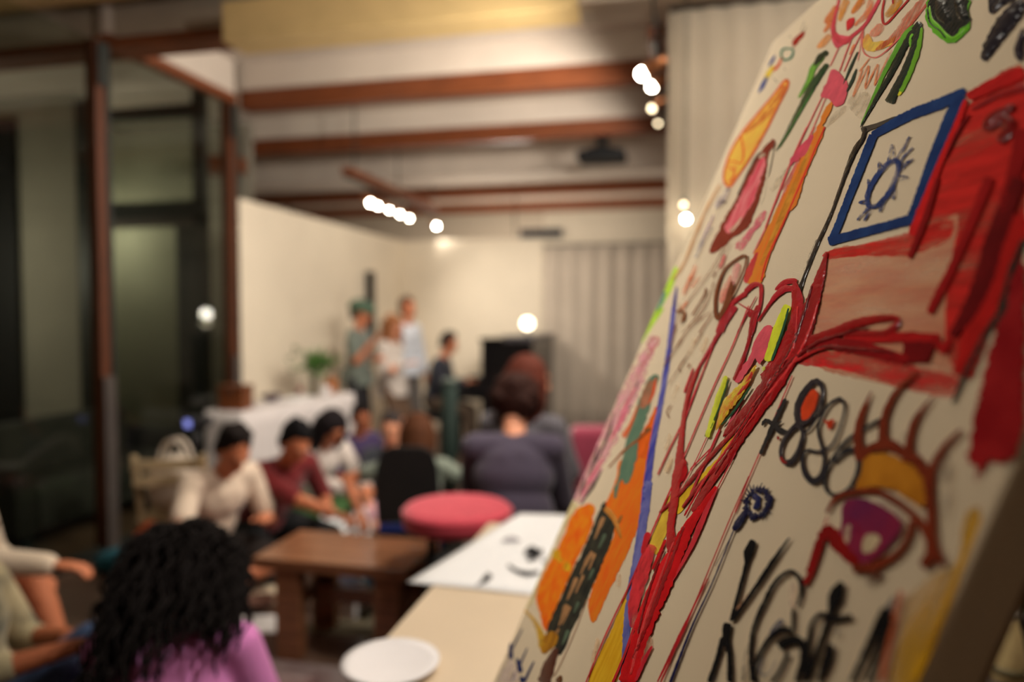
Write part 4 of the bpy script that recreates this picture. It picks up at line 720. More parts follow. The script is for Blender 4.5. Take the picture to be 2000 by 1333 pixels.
    bsphere(bm, T(pel + sp * .02 * s), (.165 * s, .115 * s, .12 * s), 2, Rt); bsphere(bm, T(pel + sp * .19 * s), (.140 * s, .100 * s, .15 * s), 2, Rt)
    bsphere(bm, T(pel + sp * .36 * s), (.162 * s, .112 * s, .16 * s), 2, Rt); cap(bm, T(shL), T(shR), .056 * s, .056 * s)
    cap(bm, T(nb - sp * .02 * s), T(hc - hu * .06 * s), .056 * s, .050 * s)
    bsphere(bm, H(0, -.012, .022), (.076 * s, .095 * s, .098 * s), 2, Rh); bsphere(bm, H(0, .022, -.045), (.058 * s, .070 * s, .070 * s), 2, Rh); bsphere(bm, H(0, .062, -.092), (.026 * s, .024 * s, .022 * s), 2, Rh)
    cap(bm, H(0, .086, .012), H(0, .104, -.028), .009 * s, .014 * s); cap(bm, H(-.03, .082, .03), H(.03, .082, .03), .012 * s, .012 * s)
    cap(bm, H(-.018, .086, -.058), H(.018, .086, -.058), .009 * s, .009 * s)
    for sx in (-1, 1): bsphere(bm, H(sx * .078, -.008, -.005), (.010 * s, .020 * s, .032 * s), 2, Rh)
    for (hp_, k_, a_, ff) in ((hipL, kL, aL, lf), (hipR, kR, aR, rf)):
        cap(bm, T(hp_), T(k_), .084 * s, .056 * s); cap(bm, T(k_), T(k_ + (a_ - k_) * .35 ), .056 * s, .056 * s); cap(bm, T(k_ + (a_ - k_) * .35), T(a_), .056 * s, .037 * s)
        d = Vector((a_.x - k_.x, a_.y - k_.y, 0)); d = f if pose != 'floor' or d.length < .05 else (f * .5 + d.normalized() * .5).normalized()
        cap(bm, T(a_ - up * .03), T(a_ + d * .13 * s - up * .045), .036 * s, .026 * s)
    for (s_, e_, w_, sd) in ((shL, eL, wL, 1), (shR, eR, wR, -1)):
        cap(bm, T(s_), T(e_), .047 * s, .038 * s); cap(bm, T(e_), T(w_), .040 * s, .026 * s)
        hand(bm, T(w_), w_ - e_, (-up if abs((w_ - e_).normalized().z) < .85 else -l * sd), s, .6, sd)
    remesh(bm, 'body', voxel, 5, sk, root)
    # --- eyes, brows, mouth
    for sx in (-1, 1):
        bm = bmesh.new(); bsphere(bm, H(sx * .031, .0805, .008), .0085 * s, 2); bm2('eye', bm, mat('eye_dark', (34, 26, 24), .25, k=1.0), root, True)
        bm = bmesh.new(); cap(bm, H(sx * .016, .093, .032), H(sx * .046, .080, .034), .003 * s, .0025 * s); bm2('eyebrow', bm, mat('hair_%d_%d_%d' % hair, hair, .75, k=1.0, var=.35, scale=30, stretch=(3, 3, 1), spec=.12), root, True)
    bm = bmesh.new(); cap(bm, H(-.018, .094, -.060), H(.018, .094, -.060), .0045 * s, .0045 * s); bm2('mouth', bm, mat('lips', (168, 84, 74), .45, k=1.1), root, True)
    # --- clothes
    sm = mat('cloth_%d_%d_%d' % shirt, shirt, .88, k=1.15, var=.08, scale=7, rgb2=shirt2, sheen=.2, bump=.3, bscale=22)
    bm = bmesh.new(); g_ = .016 * s
    if sleeve is not None:
        bsphere(bm, T(pel + sp * .06 * s), (.178 * s, .132 * s, .13 * s), 2, Rt); bsphere(bm, T(pel + sp * .20 * s), (.162 * s, .122 * s, .15 * s), 2, Rt); bsphere(bm, T(pel + sp * .36 * s), (.178 * s, .128 * s, .165 * s), 2, Rt)
        cap(bm, T(shL), T(shR), .064 * s, .064 * s)
        if pose == 'stand' or hemdrop > .1: btube(bm, T(pel - sp * hemdrop * s), T(pel + sp * .12 * s), .182 * s, .165 * s, 24)
        for (s_, e_, w_) in ((shL, eL, wL), (shR, eR, wR)):
            if sleeve <= 0: bsphere(bm, T(s_), .06 * s, 2); continue
            u1 = min(1, sleeve); cap(bm, T(s_), T(s_ + (e_ - s_) * u1), .062 * s, .060 * s)
            if sleeve > 1: cap(bm, T(e_), T(e_ + (w_ - e_) * (sleeve - 1)), .056 * s, .044 * s)
        remesh(bm, 'shirt', .012, 4, sm, root)
    else: bm.free()
    pm = mat('trousers_%d_%d_%d' % pants, pants, .88, k=1.15, var=.1, scale=9, bump=.3, bscale=25)
    bm = bmesh.new(); bsphere(bm, T(pel), (.176 * s, .128 * s, .125 * s), 2, Rt)
    for (hp_, k_, a_) in ((hipL, kL, aL), (hipR, kR, aR)):
        u1 = min(1, pleg * 2); cap(bm, T(hp_), T(hp_ + (k_ - hp_) * u1), .096 * s, (.096 - .028 * u1) * s)
        if pleg > .5:
            u2 = (pleg - .5) * 2; cap(bm, T(k_), T(k_ + (a_ - k_) * min(.96, u2)), .069 * s, .056 * s)
    if skirt:
        pass
    remesh(bm, 'trousers', .012, 3, pm, root)
    if shoes:
        for a_, k_ in ((aL, kL), (aR, kR)):
            d = Vector((a_.x - k_.x, a_.y - k_.y, 0)); d = f if pose != 'floor' or d.length < .05 else (f * .5 + d.normalized() * .5).normalized()
            bm = bmesh.new(); cap(bm, T(a_ - up * .028 - d * .03), T(a_ + d * .15 * s - up * .038), .046 * s, .036 * s); bsphere(bm, T(a_ - up * .01), .045 * s, 2)
            remesh(bm, 'shoe', .012, 2, mat('shoe_%d_%d_%d' % shoes, shoes, .6, k=1.0), root)
    # --- hair
    hm = mat('hair_%d_%d_%d' % hair, hair, .75, k=1.0, var=.35, scale=30, stretch=(3, 3, 1), spec=.12)
    bm = bmesh.new(); rr = random.Random(len(label))
    if style in ('short', 'cap'):
        bsphere(bm, H(0, -.034, .040), (.085 * s, .092 * s, .094 * s), 3, Rh)
        for k_ in range(40):
            a = rr.uniform(0, 6.28); e = rr.uniform(.25, 1.0); bsphere(bm, H(.076 * math.cos(a) * e, -.032 + .088 * math.sin(a) * e, .052 + .080 * math.sqrt(max(0, 1 - e * e)) + (.012 if math.sin(a) > .5 else 0)), rr.uniform(.012, .022) * s, 1)
        for sx in (-1, 1): bsphere(bm, H(sx * .072, -.03, -.005), (.018 * s, .045 * s, .05 * s), 2, Rh)
        bsphere(bm, H(0, -.085, -.03), (.06 * s, .03 * s, .05 * s), 2, Rh)
    elif style == 'round':
        bsphere(bm, H(0, -.035, .03), (.112 * s, .118 * s, .118 * s), 3, Rh)
        for k_ in range(70):
            v = Vector((rr.gauss(0, 1), rr.gauss(-.3, 1), rr.gauss(.2, .8))).normalized(); bsphere(bm, H(v.x * .105, -.035 + v.y * .108, .02 + v.z * .112), rr.uniform(.018, .03) * s, 1)
    else:
        drop = {'bob': -.15, 'long': -.36, 'mid': -.20}[style]
        bsphere(bm, H(0, -.022, .034), (.092 * s, .102 * s, .102 * s), 3, Rh)
        for k_ in range(46):
            a = math.pi * (.04 + 1.92 * k_ / 45) + math.pi / 2   # ring from the front left round the back to the front right
            cxh, cyh = .088 * math.cos(a), -.012 + .098 * math.sin(a)
            if math.sin(a) > .55: continue
            j = rr.uniform(-.02, .02); fl = 1.12 if style == 'bob' else 1.18
            p0 = H(cxh * .8, cyh * .8, .075); p1 = H(cxh * 1.08, cyh * 1.08, 0); p2 = H(cxh * fl, cyh * fl, drop * .55); p3 = H(cxh * (fl - .06), cyh * (fl - .06) - .012, drop + j)
            cap(bm, p0, p1, .024 * s, .026 * s); cap(bm, p1, p2, .026 * s, .026 * s); cap(bm, p2, p3, .026 * s, .014 * s)
    remesh(bm, 'hair', .008, 2, hm, root)
    print('PERSON %-40s pelvis %s' % (label[:40], tuple(round(v, 2) for v in pel)))
    return dict(root=root, H=H, T=T, f=f, l=l, up=up, sp=sp, hf=hf, hu=hu, hl=hl, hc=hc, base=base, s=s, shL=shL, shR=shR, pel=pel, wL=wL, wR=wR)

# standing group by the left wall
h = at(705, 612, 7.4)
P1 = person(h, 5, 'standing man in a green cap and grey-green T-shirt holding one hand to his chin', 2, 'stand', 'warm', (104, 112, 104), .75, (34, 32, 36), .48, (60, 40, 28), 'short', 4, 0, 1.0,
            rh=at(728, 668, 7.15), lh=at(740, 700, 7.3), re=Vector((-.1, -.3, -1)), le=Vector((0, .3, -1)), voxel=.012)
bm = bmesh.new(); bsphere(bm, P1['H'](0, -.025, .060), (.100, .114, .090), 3, Matrix((P1['hl'], P1['hf'], P1['hu'])).transposed()); btube(bm, P1['H'](0, .06, .05), P1['H'](0, .145, .032), .07, .05, 16)
remesh(bm, 'cap', .009, 2, mat('green_cap_cloth', (70, 92, 74), .85, k=1.1), P1['root'])
h = at(768, 636, 7.55)
P2 = person(h, -8, 'standing woman with long fair-brown hair in a loose pale grey shirt, arms folded', 0, 'stand', 'light', (196, 186, 178), 1.9, (96, 74, 58), .40, (142, 92, 58), 'long', 5, -10, .95,
            rh=at(792, 712, 7.3), lh=at(770, 716, 7.25), re=Vector((0, -.3, -1)), le=Vector((0, .3, -1)), voxel=.012, hemdrop=.10)
h = at(797, 604, 8.05)
P3 = person(h, -15, 'standing man in a white and pale blue shirt behind the long-haired woman', 0, 'stand', 'warm', (196, 200, 208), 1.8, (96, 90, 86), .95, (70, 44, 28), 'short', 2, -10, 1.0, voxel=.012)
# pianist
h = at(877, 672, 8.2)
P4 = person(h, 3, 'pianist in a dark navy sweater seated at the black piano', 12, 'chair', 'warm', (26, 28, 40), 1.9, (70, 56, 44), .95, (34, 24, 20), 'short', 16, 0, 1.0, rh=at(908, 746, 8.05), lh=at(912, 746, 8.35), voxel=.012)
# woman on the black chair
h = at(816, 846, 4.2)
P5 = person(h, 104, 'woman with a brown bob seen from behind on the black chair', 20, 'chair', 'warm', (112, 120, 108), .55, (40, 52, 104), .95, (76, 43, 24), 'bob', 8, 0, .90,
            lh=at(702, 1000, 4.0), rh=at(866, 990, 4.05), le=Vector((-1, -.1, -.2)), re=Vector((1, -.1, -.2)), spread=.1)
# jacket and red-haired pair
JK = (62, 54, 70)
h = at(1006, 796, 3.78)
P6 = person(h, 100, 'person with a round mass of dark brown hair in a purple-grey jacket seen from behind', 14, 'chair', 'light', JK, 1.9, (44, 40, 54), .95, (44, 23, 18), 'round', 42, 0, 1.15,
            lh=at(985, 950, 4.05), rh=at(1065, 950, 4.05), le=Vector((-.5, -.3, -1)), re=Vector((.5, -.3, -1)))
V = P6; bm = bmesh.new(); Rt6 = Matrix((V['l'], (V['f'] * math.cos(.24) - V['up'] * math.sin(.24)), V['sp'])).transposed()
for t, rx, ry, rz in ((.0, .22, .155, .17), (.20, .21, .15, .19), (.36, .212, .148, .16)): bsphere(bm, V['T'](V['pel'] + V['sp'] * t * 1.08), (rx, ry, rz), 3, Rt6)
cap(bm, V['T'](V['shL'] + V['l'] * .0), V['T'](V['shR'] - V['l'] * .0), .08, .08)
remesh(bm, 'jacket_back', .012, 4, mat('cloth_%d_%d_%d' % JK, JK), V['root'])
h = at(1034, 744, 4.35)
P7 = person(h, 78, 'red-brown haired person in a dark grey top sitting beyond the purple-grey jacket', 4, 'chair', 'light', (84, 80, 86), .9, (50, 46, 52), .95, (80, 36, 25), 'mid', 6, -46, 1.22)
for w_, sh in (('wR', 'shR'), ('wL', 'shL')):
    bm = bmesh.new(); cap(bm, P7['T'](P7[sh] - P7['up'] * .10), P7['T'](P7[sh] - P7['up'] * .30), .066, .06); remesh(bm, 'white_sleeve', .012, 2, mat('white_sleeve_cloth', (214, 204, 198), .9, k=1.1), P7['root'])
# crowd on the floor to the left
h = at(578, 866, 4.35)
P8 = person(h, -28, 'black-haired person in a dark red shirt bending over papers on the floor', 34, 'floor', 'warm', (100, 12, 16), .95, (22, 22, 24), .95, (18, 16, 18), 'short', 22, -5, 1.06,
            rh=at(668, 1012, 4.15), lh=at(640, 990, 4.5))
h = at(458, 880, 3.95)
P9 = person(h, -22, 'dark-haired person in a cream T-shirt looking down, bare arm resting by the knee', 26, 'floor', 'warm', (206, 186, 166), .75, (40, 34, 32), .42, (28, 22, 20), 'short', 30, -8, 1.08,
            rh=at(446, 1085, 3.7), lh=at(520, 1010, 4.0), re=Vector((-.4, -.6, .1)))
h = at(648, 836, 5.2)
P13 = person(h, -30, 'dark-haired person in a white blouse and green trousers crouching before the white table', 30, 'floor', 'warm', (206, 194, 186), 1.9, (72, 108, 62), .95, (28, 22, 24), 'mid', 20, 0, 1.05,
             rh=at(690, 958, 4.95), lh=at(716, 952, 5.2), voxel=.012)
h = at(706, 818, 5.95)
P14 = person(h, -40, 'small person in a dark purple top sitting behind the white blouse', 12, 'floor', 'tan', (62, 48, 84), .9, (50, 56, 70), .95, (24, 18, 18), 'short', 15, 0, .92, voxel=.013)
h = at(764, 838, 5.35)
P15 = person(h, -70, 'person in a dark grey top facing the camera beside the brown bob', 8, 'floor', 'light', (62, 66, 74), 1.0, (196, 150, 160), .95, (64, 56, 54), 'short', 10, 0, .95, voxel=.012)
# foreground left
h = at(362, 1118, 2.34)
P10 = person(h, 108, 'person with long curly black hair and a pink T-shirt seen from behind in the foreground', 20, 'floor', 'warm', (216, 132, 196), .95, (60, 60, 74), .95, (22, 17, 16), 'mid', 44, 8, 1.14,
             rh=at(480, 1400, 2.5), lh=at(310, 1400, 2.6), re=Vector((1, -.6, -.2)), le=Vector((-1, -.6, -.2)))
bm = bmesh.new(); rr = random.Random(3)
for k in range(420):
    a = rr.uniform(0, 2 * math.pi); e = rr.random() ** .5
    x0, y0 = .085 * e * math.cos(a), -.02 + .095 * e * math.sin(a); z0 = .02 + .1 * math.sqrt(max(0, 1 - e * e))
    if math.sin(a) > .45 and e > .6: continue
    out = Vector((x0, y0 + .02, 0)); out = out.normalized() if out.length > 1e-3 else Vector((0, -1, 0))
    L_ = rr.uniform(.24, .40) * (1.2 if x0 > -.01 else .92) if math.sin(a) < .2 else rr.uniform(.15, .26); pts = []; ph = rr.uniform(0, 6.28); fr = rr.uniform(34, 48); rad = rr.uniform(.008, .014)
    wd = rr.uniform(.055, .115)
    for i in range(26):
        t = i / 25; fall = t * L_
        sx = x0 + out.x * wd * math.sin(min(1, t * 1.8) * 1.57) ; sy = y0 + out.y * wd * .9 * math.sin(min(1, t * 1.8) * 1.57)
        sz = z0 + .02 * math.sin(t * 3) - fall * (.35 + .75 * t)
        sx += rad * math.cos(fr * fall * 2 + ph); sy += rad * math.sin(fr * fall * 2 + ph)
        pts.append(P10['H'](sx, sy, sz))
    polytube(bm, pts, [.0075 * (1 - .5 * (i / 25)) for i in range(26)], 5)
bm2('curly_locks', bm, mat('hair_22_17_16', (22, 17, 16)), P10['root'], True)
h = at(-84, 925, 2.95)
P11 = person(h, 8, 'person in a cream knitted sweater reaching an arm in from the left edge', 8, 'knees', 'warm', (206, 188, 166), 1.92, (70, 50, 46), .42, (40, 28, 24), 'short', 15, 0, 1.06, rh=at(150, 1112, 2.85), lh=at(60, 1120, 3.25), re=Vector((.1, -.3, -.6)))
h = at(-74, 1040, 2.3)
P12 = person(h, 18, 'person in a patterned cream and olive shirt and blue jeans at the lower left corner', -6, 'knees', 'tan', (186, 170, 132), 1.3, (66, 86, 122), .95, (30, 24, 22), 'short', 15, 0, 1.0, shirt2=(60, 64, 52), lf=at(150, 1500, 2.45), rf=at(120, 1500, 2.2), rh=at(150, 1262, 2.15), lh=at(130, 1240, 2.5), re=Vector((.2, -.5, -.5)))
# ================================================================== furniture and things
M_black = mat('black_paint', (22, 21, 22), .4, k=1.0, var=.1)
M_white = mat('white_card', (240, 236, 236), .8, k=1.0, var=.02)
M_paper = mat('white_paper', (244, 242, 244), .85, k=1.05, var=.01)
# beige table with paper and plate
def big_table():
    x0, x1, y0, y1, z = -.752, .30, 1.52, 2.83, .75
    g = empty('beige_table', ((x0 + x1) / 2, (y0 + y1) / 2, 0), 0, 'long beige laminate table in the foreground beside the canvas', 'table')
    cx, cy = (x0 + x1) / 2, (y0 + y1) / 2
    M_t = mat('beige_laminate', (214, 194, 166), .45, k=1.05, var=.02, scale=3)
    box('table_top', x0 - cx, x1 - cx, y0 - cy, y1 - cy, z - .03, z, M_t, g, .006)
    for sx in (-1, 1):
        for sy in (-1, 1): box('leg', sx * .46 - .02, sx * .46 + .02, sy * .58 - .02, sy * .58 + .02, 0, z - .03, M_grey, g, .004)
    box('apron', -.46, .46, -.60, -.58, z - .09, z - .03, M_grey, g, .003); box('apron', -.46, .46, .58, .60, z - .09, z - .03, M_grey, g, .003)
big_table()
def paper_sheet():
    z = .7515; c = [onZ(795, 1139, z), onZ(1015, 1004, z), onZ(1180, 1010, z), onZ(1150, 1176, z)]
    o = sum(c, Vector()) / 4; bm = bmesh.new(); n = 14; gr = []
    for i in range(n + 1):
        u = i / n; row = []
        for j in range(n + 1):
            v = j / n; p = (c[0] * (1 - u) + c[1] * u) * (1 - v) + (c[3] * (1 - u) + c[2] * u) * v
            row.append(bm.verts.new(p - o + Vector((0, 0, .002 + .002 * math.sin(5 * u + 2) * math.sin(4 * v)))))
        gr.append(row)
    for i in range(n):
        for j in range(n): bm.faces.new((gr[i][j], gr[i][j + 1], gr[i + 1][j + 1], gr[i + 1][j]))
    s_ = bm2('ink_drawing_sheet', bm, M_paper, None, True); s_.location = o
    m = s_.modifiers.new('t', 'SOLIDIFY'); m.thickness = .0012
    tag(s_, 'large white paper sheet with black ink marks lying on the beige table', 'paper')
    ink = mat('black_ink', (30, 30, 34), .6, k=1.0); grey = mat('grey_ink', (160, 156, 162), .7, k=1.0)
    def blot(pts, w_, m):
        q = spline([(x, y, ww) for (x, y), ww in zip(pts, w_)], 3); bm = bmesh.new(); rows = []
        for i, p in enumerate(q):
            d = q[min(i + 1, len(q) - 1)][:2] - q[max(i - 1, 0)][:2]; L_ = np.hypot(*d) or 1; nx, ny = -d[1] / L_, d[0] / L_
            hw = p[2] / 2 * (1 + .2 * rng.normal()); rows.append([bm.verts.new(onZ(p[0] + nx * hw * k, p[1] + ny * hw * k, z + .006) - o) for k in (-1, 1)])
        for a, b in zip(rows, rows[1:]): bm.faces.new((a[0], a[1], b[1], b[0]))
        bm2('ink_stroke', bm, m, s_)
    blot([(1025, 1082), (1040, 1076), (1060, 1080)], [8, 16, 10], ink); blot([(1036, 1068), (1045, 1080), (1042, 1092)], [6, 16, 10], ink); blot([(1030, 1094), (1050, 1088)], [5, 8], ink)
    blot([(992, 1104), (1010, 1116), (1032, 1121), (1052, 1118)], [4, 7, 9, 8], ink); blot([(935, 1143), (948, 1132), (958, 1122)], [4, 10, 14], ink); blot([(930, 1146), (940, 1138)], [3, 5], grey)
    blot([(982, 1056), (1000, 1053), (1015, 1056)], [5, 9, 4], grey); blot([(1060, 1100), (1075, 1090)], [5, 4], ink)
paper_sheet()
p = onZ(763, 1302, .755)
pl_ = lathe('paper_plate', [(.01, .003), (.075, .003), (.10, .014), (.119, .018), (.12, .0205), (.099, .0165), (.074, .0055), (.01, .005)], M_white, None, 56)
pl_.location = (p.x, p.y, .7502); tag(pl_, 'white round paper plate on the near corner of the beige table', 'plate')
# stools
def stool(name, loc, label, rgb, h=.82, r=.225, th=.085):
    g = empty(name, (loc[0], loc[1], 0), 0, label, 'stool')
    m = mat('seat_%d_%d_%d' % rgb, rgb, .75, k=1.15, var=.05, scale=20, sheen=.3, bump=.2, bscale=120)
    lathe('seat', [(.02, h - th), (r - .02, h - th), (r - .003, h - th + .012), (r, h - th * .5), (r - .002, h - .018), (r - .014, h - .004), (r - .05, h), (.02, h + .003)], m, g, 56)
    st = lathe('seam', [(r + .0005, h - .022), (r + .003, h - .020), (r + .0005, h - .018)], m, g, 56)
    for k in range(4):
        a = math.pi / 4 + k * math.pi / 2 + .25; d = Vector((math.cos(a), math.sin(a), 0))
        tube('leg', d * (r * .62) + Vector((0, 0, h - th - .005)), d * (r * .92), .012, M_black, g)
    bm = bmesh.new(); n = 40; R_ = r * .80
    polytube(bm, [(R_ * math.cos(2 * math.pi * i / n), R_ * math.sin(2 * math.pi * i / n), .26) for i in range(n + 1)], .008, 8); bm2('foot_ring', bm, M_black, g, True)
    lathe('under_plate', [(r * .72, h - th - .02), (r * .72, h - th)], M_black, g, 32)
c = at(893, 987, 3.15)
stool('round_stool', (c.x, c.y), 'round bar stool with a red upholstered seat beside the wooden bench', (192, 60, 76), .77, .243, .09)
stool('round_stool', (P6['pel'].x + .02, P6['pel'].y + .05), 'stool carrying the person in the purple-grey jacket', (120, 40, 60), max(.4, P6['pel'].z - .115), .19)
stool('round_stool', (P7['pel'].x, P7['pel'].y + .02), 'stool carrying the red-brown haired person', (120, 40, 60), max(.4, P7['pel'].z - .115), .17)
# wooden bench
def bench():
    x0, x1, y0, y1, z = -1.92, -1.15, 2.92, 3.36, .48; cx, cy = (x0 + x1) / 2, (y0 + y1) / 2
    g = empty('wooden_bench', (cx, cy, 0), 0, 'dark brown wooden bench with a glossy top in front of the seated crowd', 'bench')
    M_b = mat('bench_wood', (122, 80, 54), .26, k=1.1, var=.25, scale=4, stretch=(1, 12, 12), bump=.1)
    hx, hy = (x1 - x0) / 2, (y1 - y0) / 2
    for k in range(3): box('plank', -hx, hx, -hy + k * 2 * hy / 3 + .001, -hy + (k + 1) * 2 * hy / 3 - .001, z - .05, z, M_b, g, .004)
    for sx in (-1, 1):
        for sy in (-1, 1):
            xc = sx * (hx - .17) + (0 if sx < 0 else .06); box('leg', xc - .06, xc + .06, sy * (hy - .05) - .035, sy * (hy - .05) + .035, 0, z - .05, M_b, g, .004)
    box('stretcher', -hx + .22, hx - .16, -.03, .03, .22, .29, M_b, g, .004)
    for sx in (-1, 1): xc = sx * (hx - .17) + (0 if sx < 0 else .06); box('cross_rail', xc - .025, xc + .025, -hy + .07, hy - .07, .22, .29, M_b, g, .003)
bench()
# black chair under the bob-haired woman
def black_chair():
    q = P5['pel']; zs = max(.30, q.z - .115); g = empty('black_chair', (q.x, q.y, 0), math.radians(104 - 90), 'black chair with a rounded backrest under the bob-haired woman', 'chair')
    M_c = mat('chair_black', (20, 19, 19), .7, k=1.0, var=.08); M_bl = mat('chair_blue', (28, 46, 120), .6, k=1.0)
    box('seat', -.23, .23, -.24, .22, zs - .05, zs, M_c, g, .02); box('lumbar_band', -.155, .155, -.262, -.235, .475, .512, M_bl, g, .004); box('back_panel', -.16, .16, -.262, -.235, .34, .474, M_c, g, .004)
    bm = bmesh.new(); n = 10; W_, H0, H1 = .168, .52, .925; prof = []
    pts = [(-W_ * .94, H0), (-W_, H0 + .15), (-W_ * .97, H1 - .12), (-W_ * .8, H1 - .03), (-W_ * .5, H1), (W_ * .5, H1), (W_ * .8, H1 - .03), (W_ * .97, H1 - .12), (W_, H0 + .15), (W_ * .94, H0)]
    fr = [bm.verts.new((x, -.262 - .06 * (z - H0), z)) for x, z in pts]; bk = [bm.verts.new((x, -.225 - .06 * (z - H0), z)) for x, z in pts]
    bm.faces.new(fr[::-1]); bm.faces.new(bk)
    for i in range(len(pts)): j = (i + 1) % len(pts); bm.faces.new((fr[i], fr[j], bk[j], bk[i]))
    bmesh.ops.recalc_face_normals(bm, faces=bm.faces); bmesh.ops.bevel(bm, geom=list(bm.edges), offset=.006, segments=2, affect='EDGES'); bm2('backrest', bm, M_c, g)
    for sx in (-1, 1):
        tube('leg', (sx * .2, .19, zs - .05), (sx * .22, .22, 0), .012, M_c, g); tube('leg', (sx * .2, -.21, zs - .05), (sx * .22, -.26, 0), .012, M_c, g); tube('back_upright', (sx * .13, -.236, zs - .03), (sx * .13, -.236, .56), .010, M_c, g)
black_chair()
# piano, stool, lamp
def piano():
    x0 = -2.30; x1 = -1.55; y0, y1 = 7.72, 9.1; H_ = 1.36
    M_p = mat('piano_black', (18, 17, 18), .18, k=1.0, var=.05, spec=.5); M_g = mat('piano_lid_grey', (70, 66, 70), .4, k=1.0); M_iv = mat('ivory', (226, 220, 206), .4, k=1.0)  # one lid half is a greyer tone than the case
    g = empty('upright_piano', (x0, y0, 0), 0, 'black upright piano with its keyboard towards the pianist', 'piano')
    D = x1 - x0; Lp = y1 - y0
    box('case', .16, D, 0, Lp, .06, H_ - .06, M_p, g, .008); box('plinth', .10, D, .02, Lp - .02, 0, .06, M_p, g, .004)
    box('lid', .14, D * .55, -.015, Lp + .015, H_ - .06, H_ - .02, M_p, g, .006); box('lid', D * .55, D + .015, -.015, Lp + .015, H_ - .06, H_, M_g, g, .006)
    box('key_bed', -.14, .18, 0, Lp, .64, .72, M_p, g, .006)
    for yy in (0, Lp - .05): box('cheek', -.14, .16, yy, yy + .05, .72, .82, M_p, g, .01); box('leg', -.13, -.08, yy, yy + .05, 0, .64, M_p, g, .004)
    kw = (Lp - .12) / 40
    for k in range(40): box('white_key', -.13, -.01, .06 + k * kw + .0006, .06 + (k + 1) * kw - .0006, .72, .738, M_iv, g, .001)
    for k in range(40):
        if k % 7 in (0, 1, 3, 4, 5): box('black_key', -.10, -.01, .06 + (k + 1) * kw - .006, .06 + (k + 1) * kw + .006, .738, .75, M_black, g, .001)
    box('fall_board', 0, .15, .05, Lp - .05, .74, .9, M_p, g, .006); box('music_desk', .12, .158, .2, Lp - .2, .92, 1.20, M_p, g, .004)
    return H_
PH = piano()
q = P4['pel']
def piano_bench():
    g = empty('piano_stool', (q.x, q.y, 0), 0, 'low padded stool under the pianist', 'stool'); zs = q.z - .12
    box('seat', -.20, .20, -.26, .26, zs - .08, zs, M_black, g, .02)
    for sx in (-1, 1):
        for sy in (-1, 1): box('leg', sx * .16 - .02, sx * .16 + .02, sy * .21 - .02, sy * .21 + .02, 0, zs - .08, M_black, g, .003)
piano_bench()
lp = at(1030, 632, 8.05)
g = empty('globe_lamp', (lp.x, lp.y, PH), 0, 'lit round globe lamp standing on top of the black piano', 'lamp')
lathe('base', [(.05, 0), (.05, .012), (.012, .02), (.012, lp.z - PH - .06)], M_black, g, 28)
bm = bmesh.new(); bsphere(bm, (0, 0, lp.z - PH), .062, 3); gl = bm2('globe', bm, emis('globe_glow', (1.0, .86, .6), 9.0), g, True)
o = lamp('globe_light', 'POINT', (-.0, .0, lp.z - PH + .11), 9, WARM, .06); o.parent = g
# dark green tube
gp = at(878, 740, 4.9)
g = empty('green_post', (gp.x, gp.y, 0), 0, 'dark green upright post standing before the pianist', 'post'); M_gn = mat('dark_green_paint', (28, 40, 35), .7, k=1.0, spec=.15)
lathe('shaft', [(.054, .03), (.054, gp.z - .03)], M_gn, g, 32); lathe('cap', [(.057, gp.z - .03), (.057, gp.z - .006), (.045, gp.z)], mat('green_cap_paint', (84, 94, 86), .5, k=1.0), g, 32); lathe('foot_plate', [(.10, 0), (.10, .02), (.06, .03)], M_gn, g, 32)
# burgundy armchair beyond the red-haired person
def armchair():
    a = at(1215, 840, 4.75); g = empty('upholstered_armchair', (a.x, a.y, 0), math.radians(12), 'burgundy upholstered armchair half hidden behind the canvas edge', 'armchair'); m = mat('burgundy_velvet', (136, 44, 66), .8, k=1.2, var=.08, sheen=.4)
    def soft(n, *b, r=.04): bm = bmesh.new(); bbox(bm, *b, r); bm2(n, bm, m, g, True)
    soft('backrest', -.36, .36, -.32, -.12, .35, .90); soft('seat', -.28, .28, -.12, .38, .20, .44); soft('armrest', -.38, -.28, -.12, .38, .16, .64); soft('armrest', .28, .38, -.12, .38, .16, .64)
    for sx in (-1, 1):
        for sy in (-.26, .32): box('leg', sx * .30 - .02, sx * .30 + .02, sy - .02, sy + .02, 0, .20, M_beam, g, .003)
    soft('base', -.36, .36, -.30, .36, .14, .22, r=.01)
armchair()
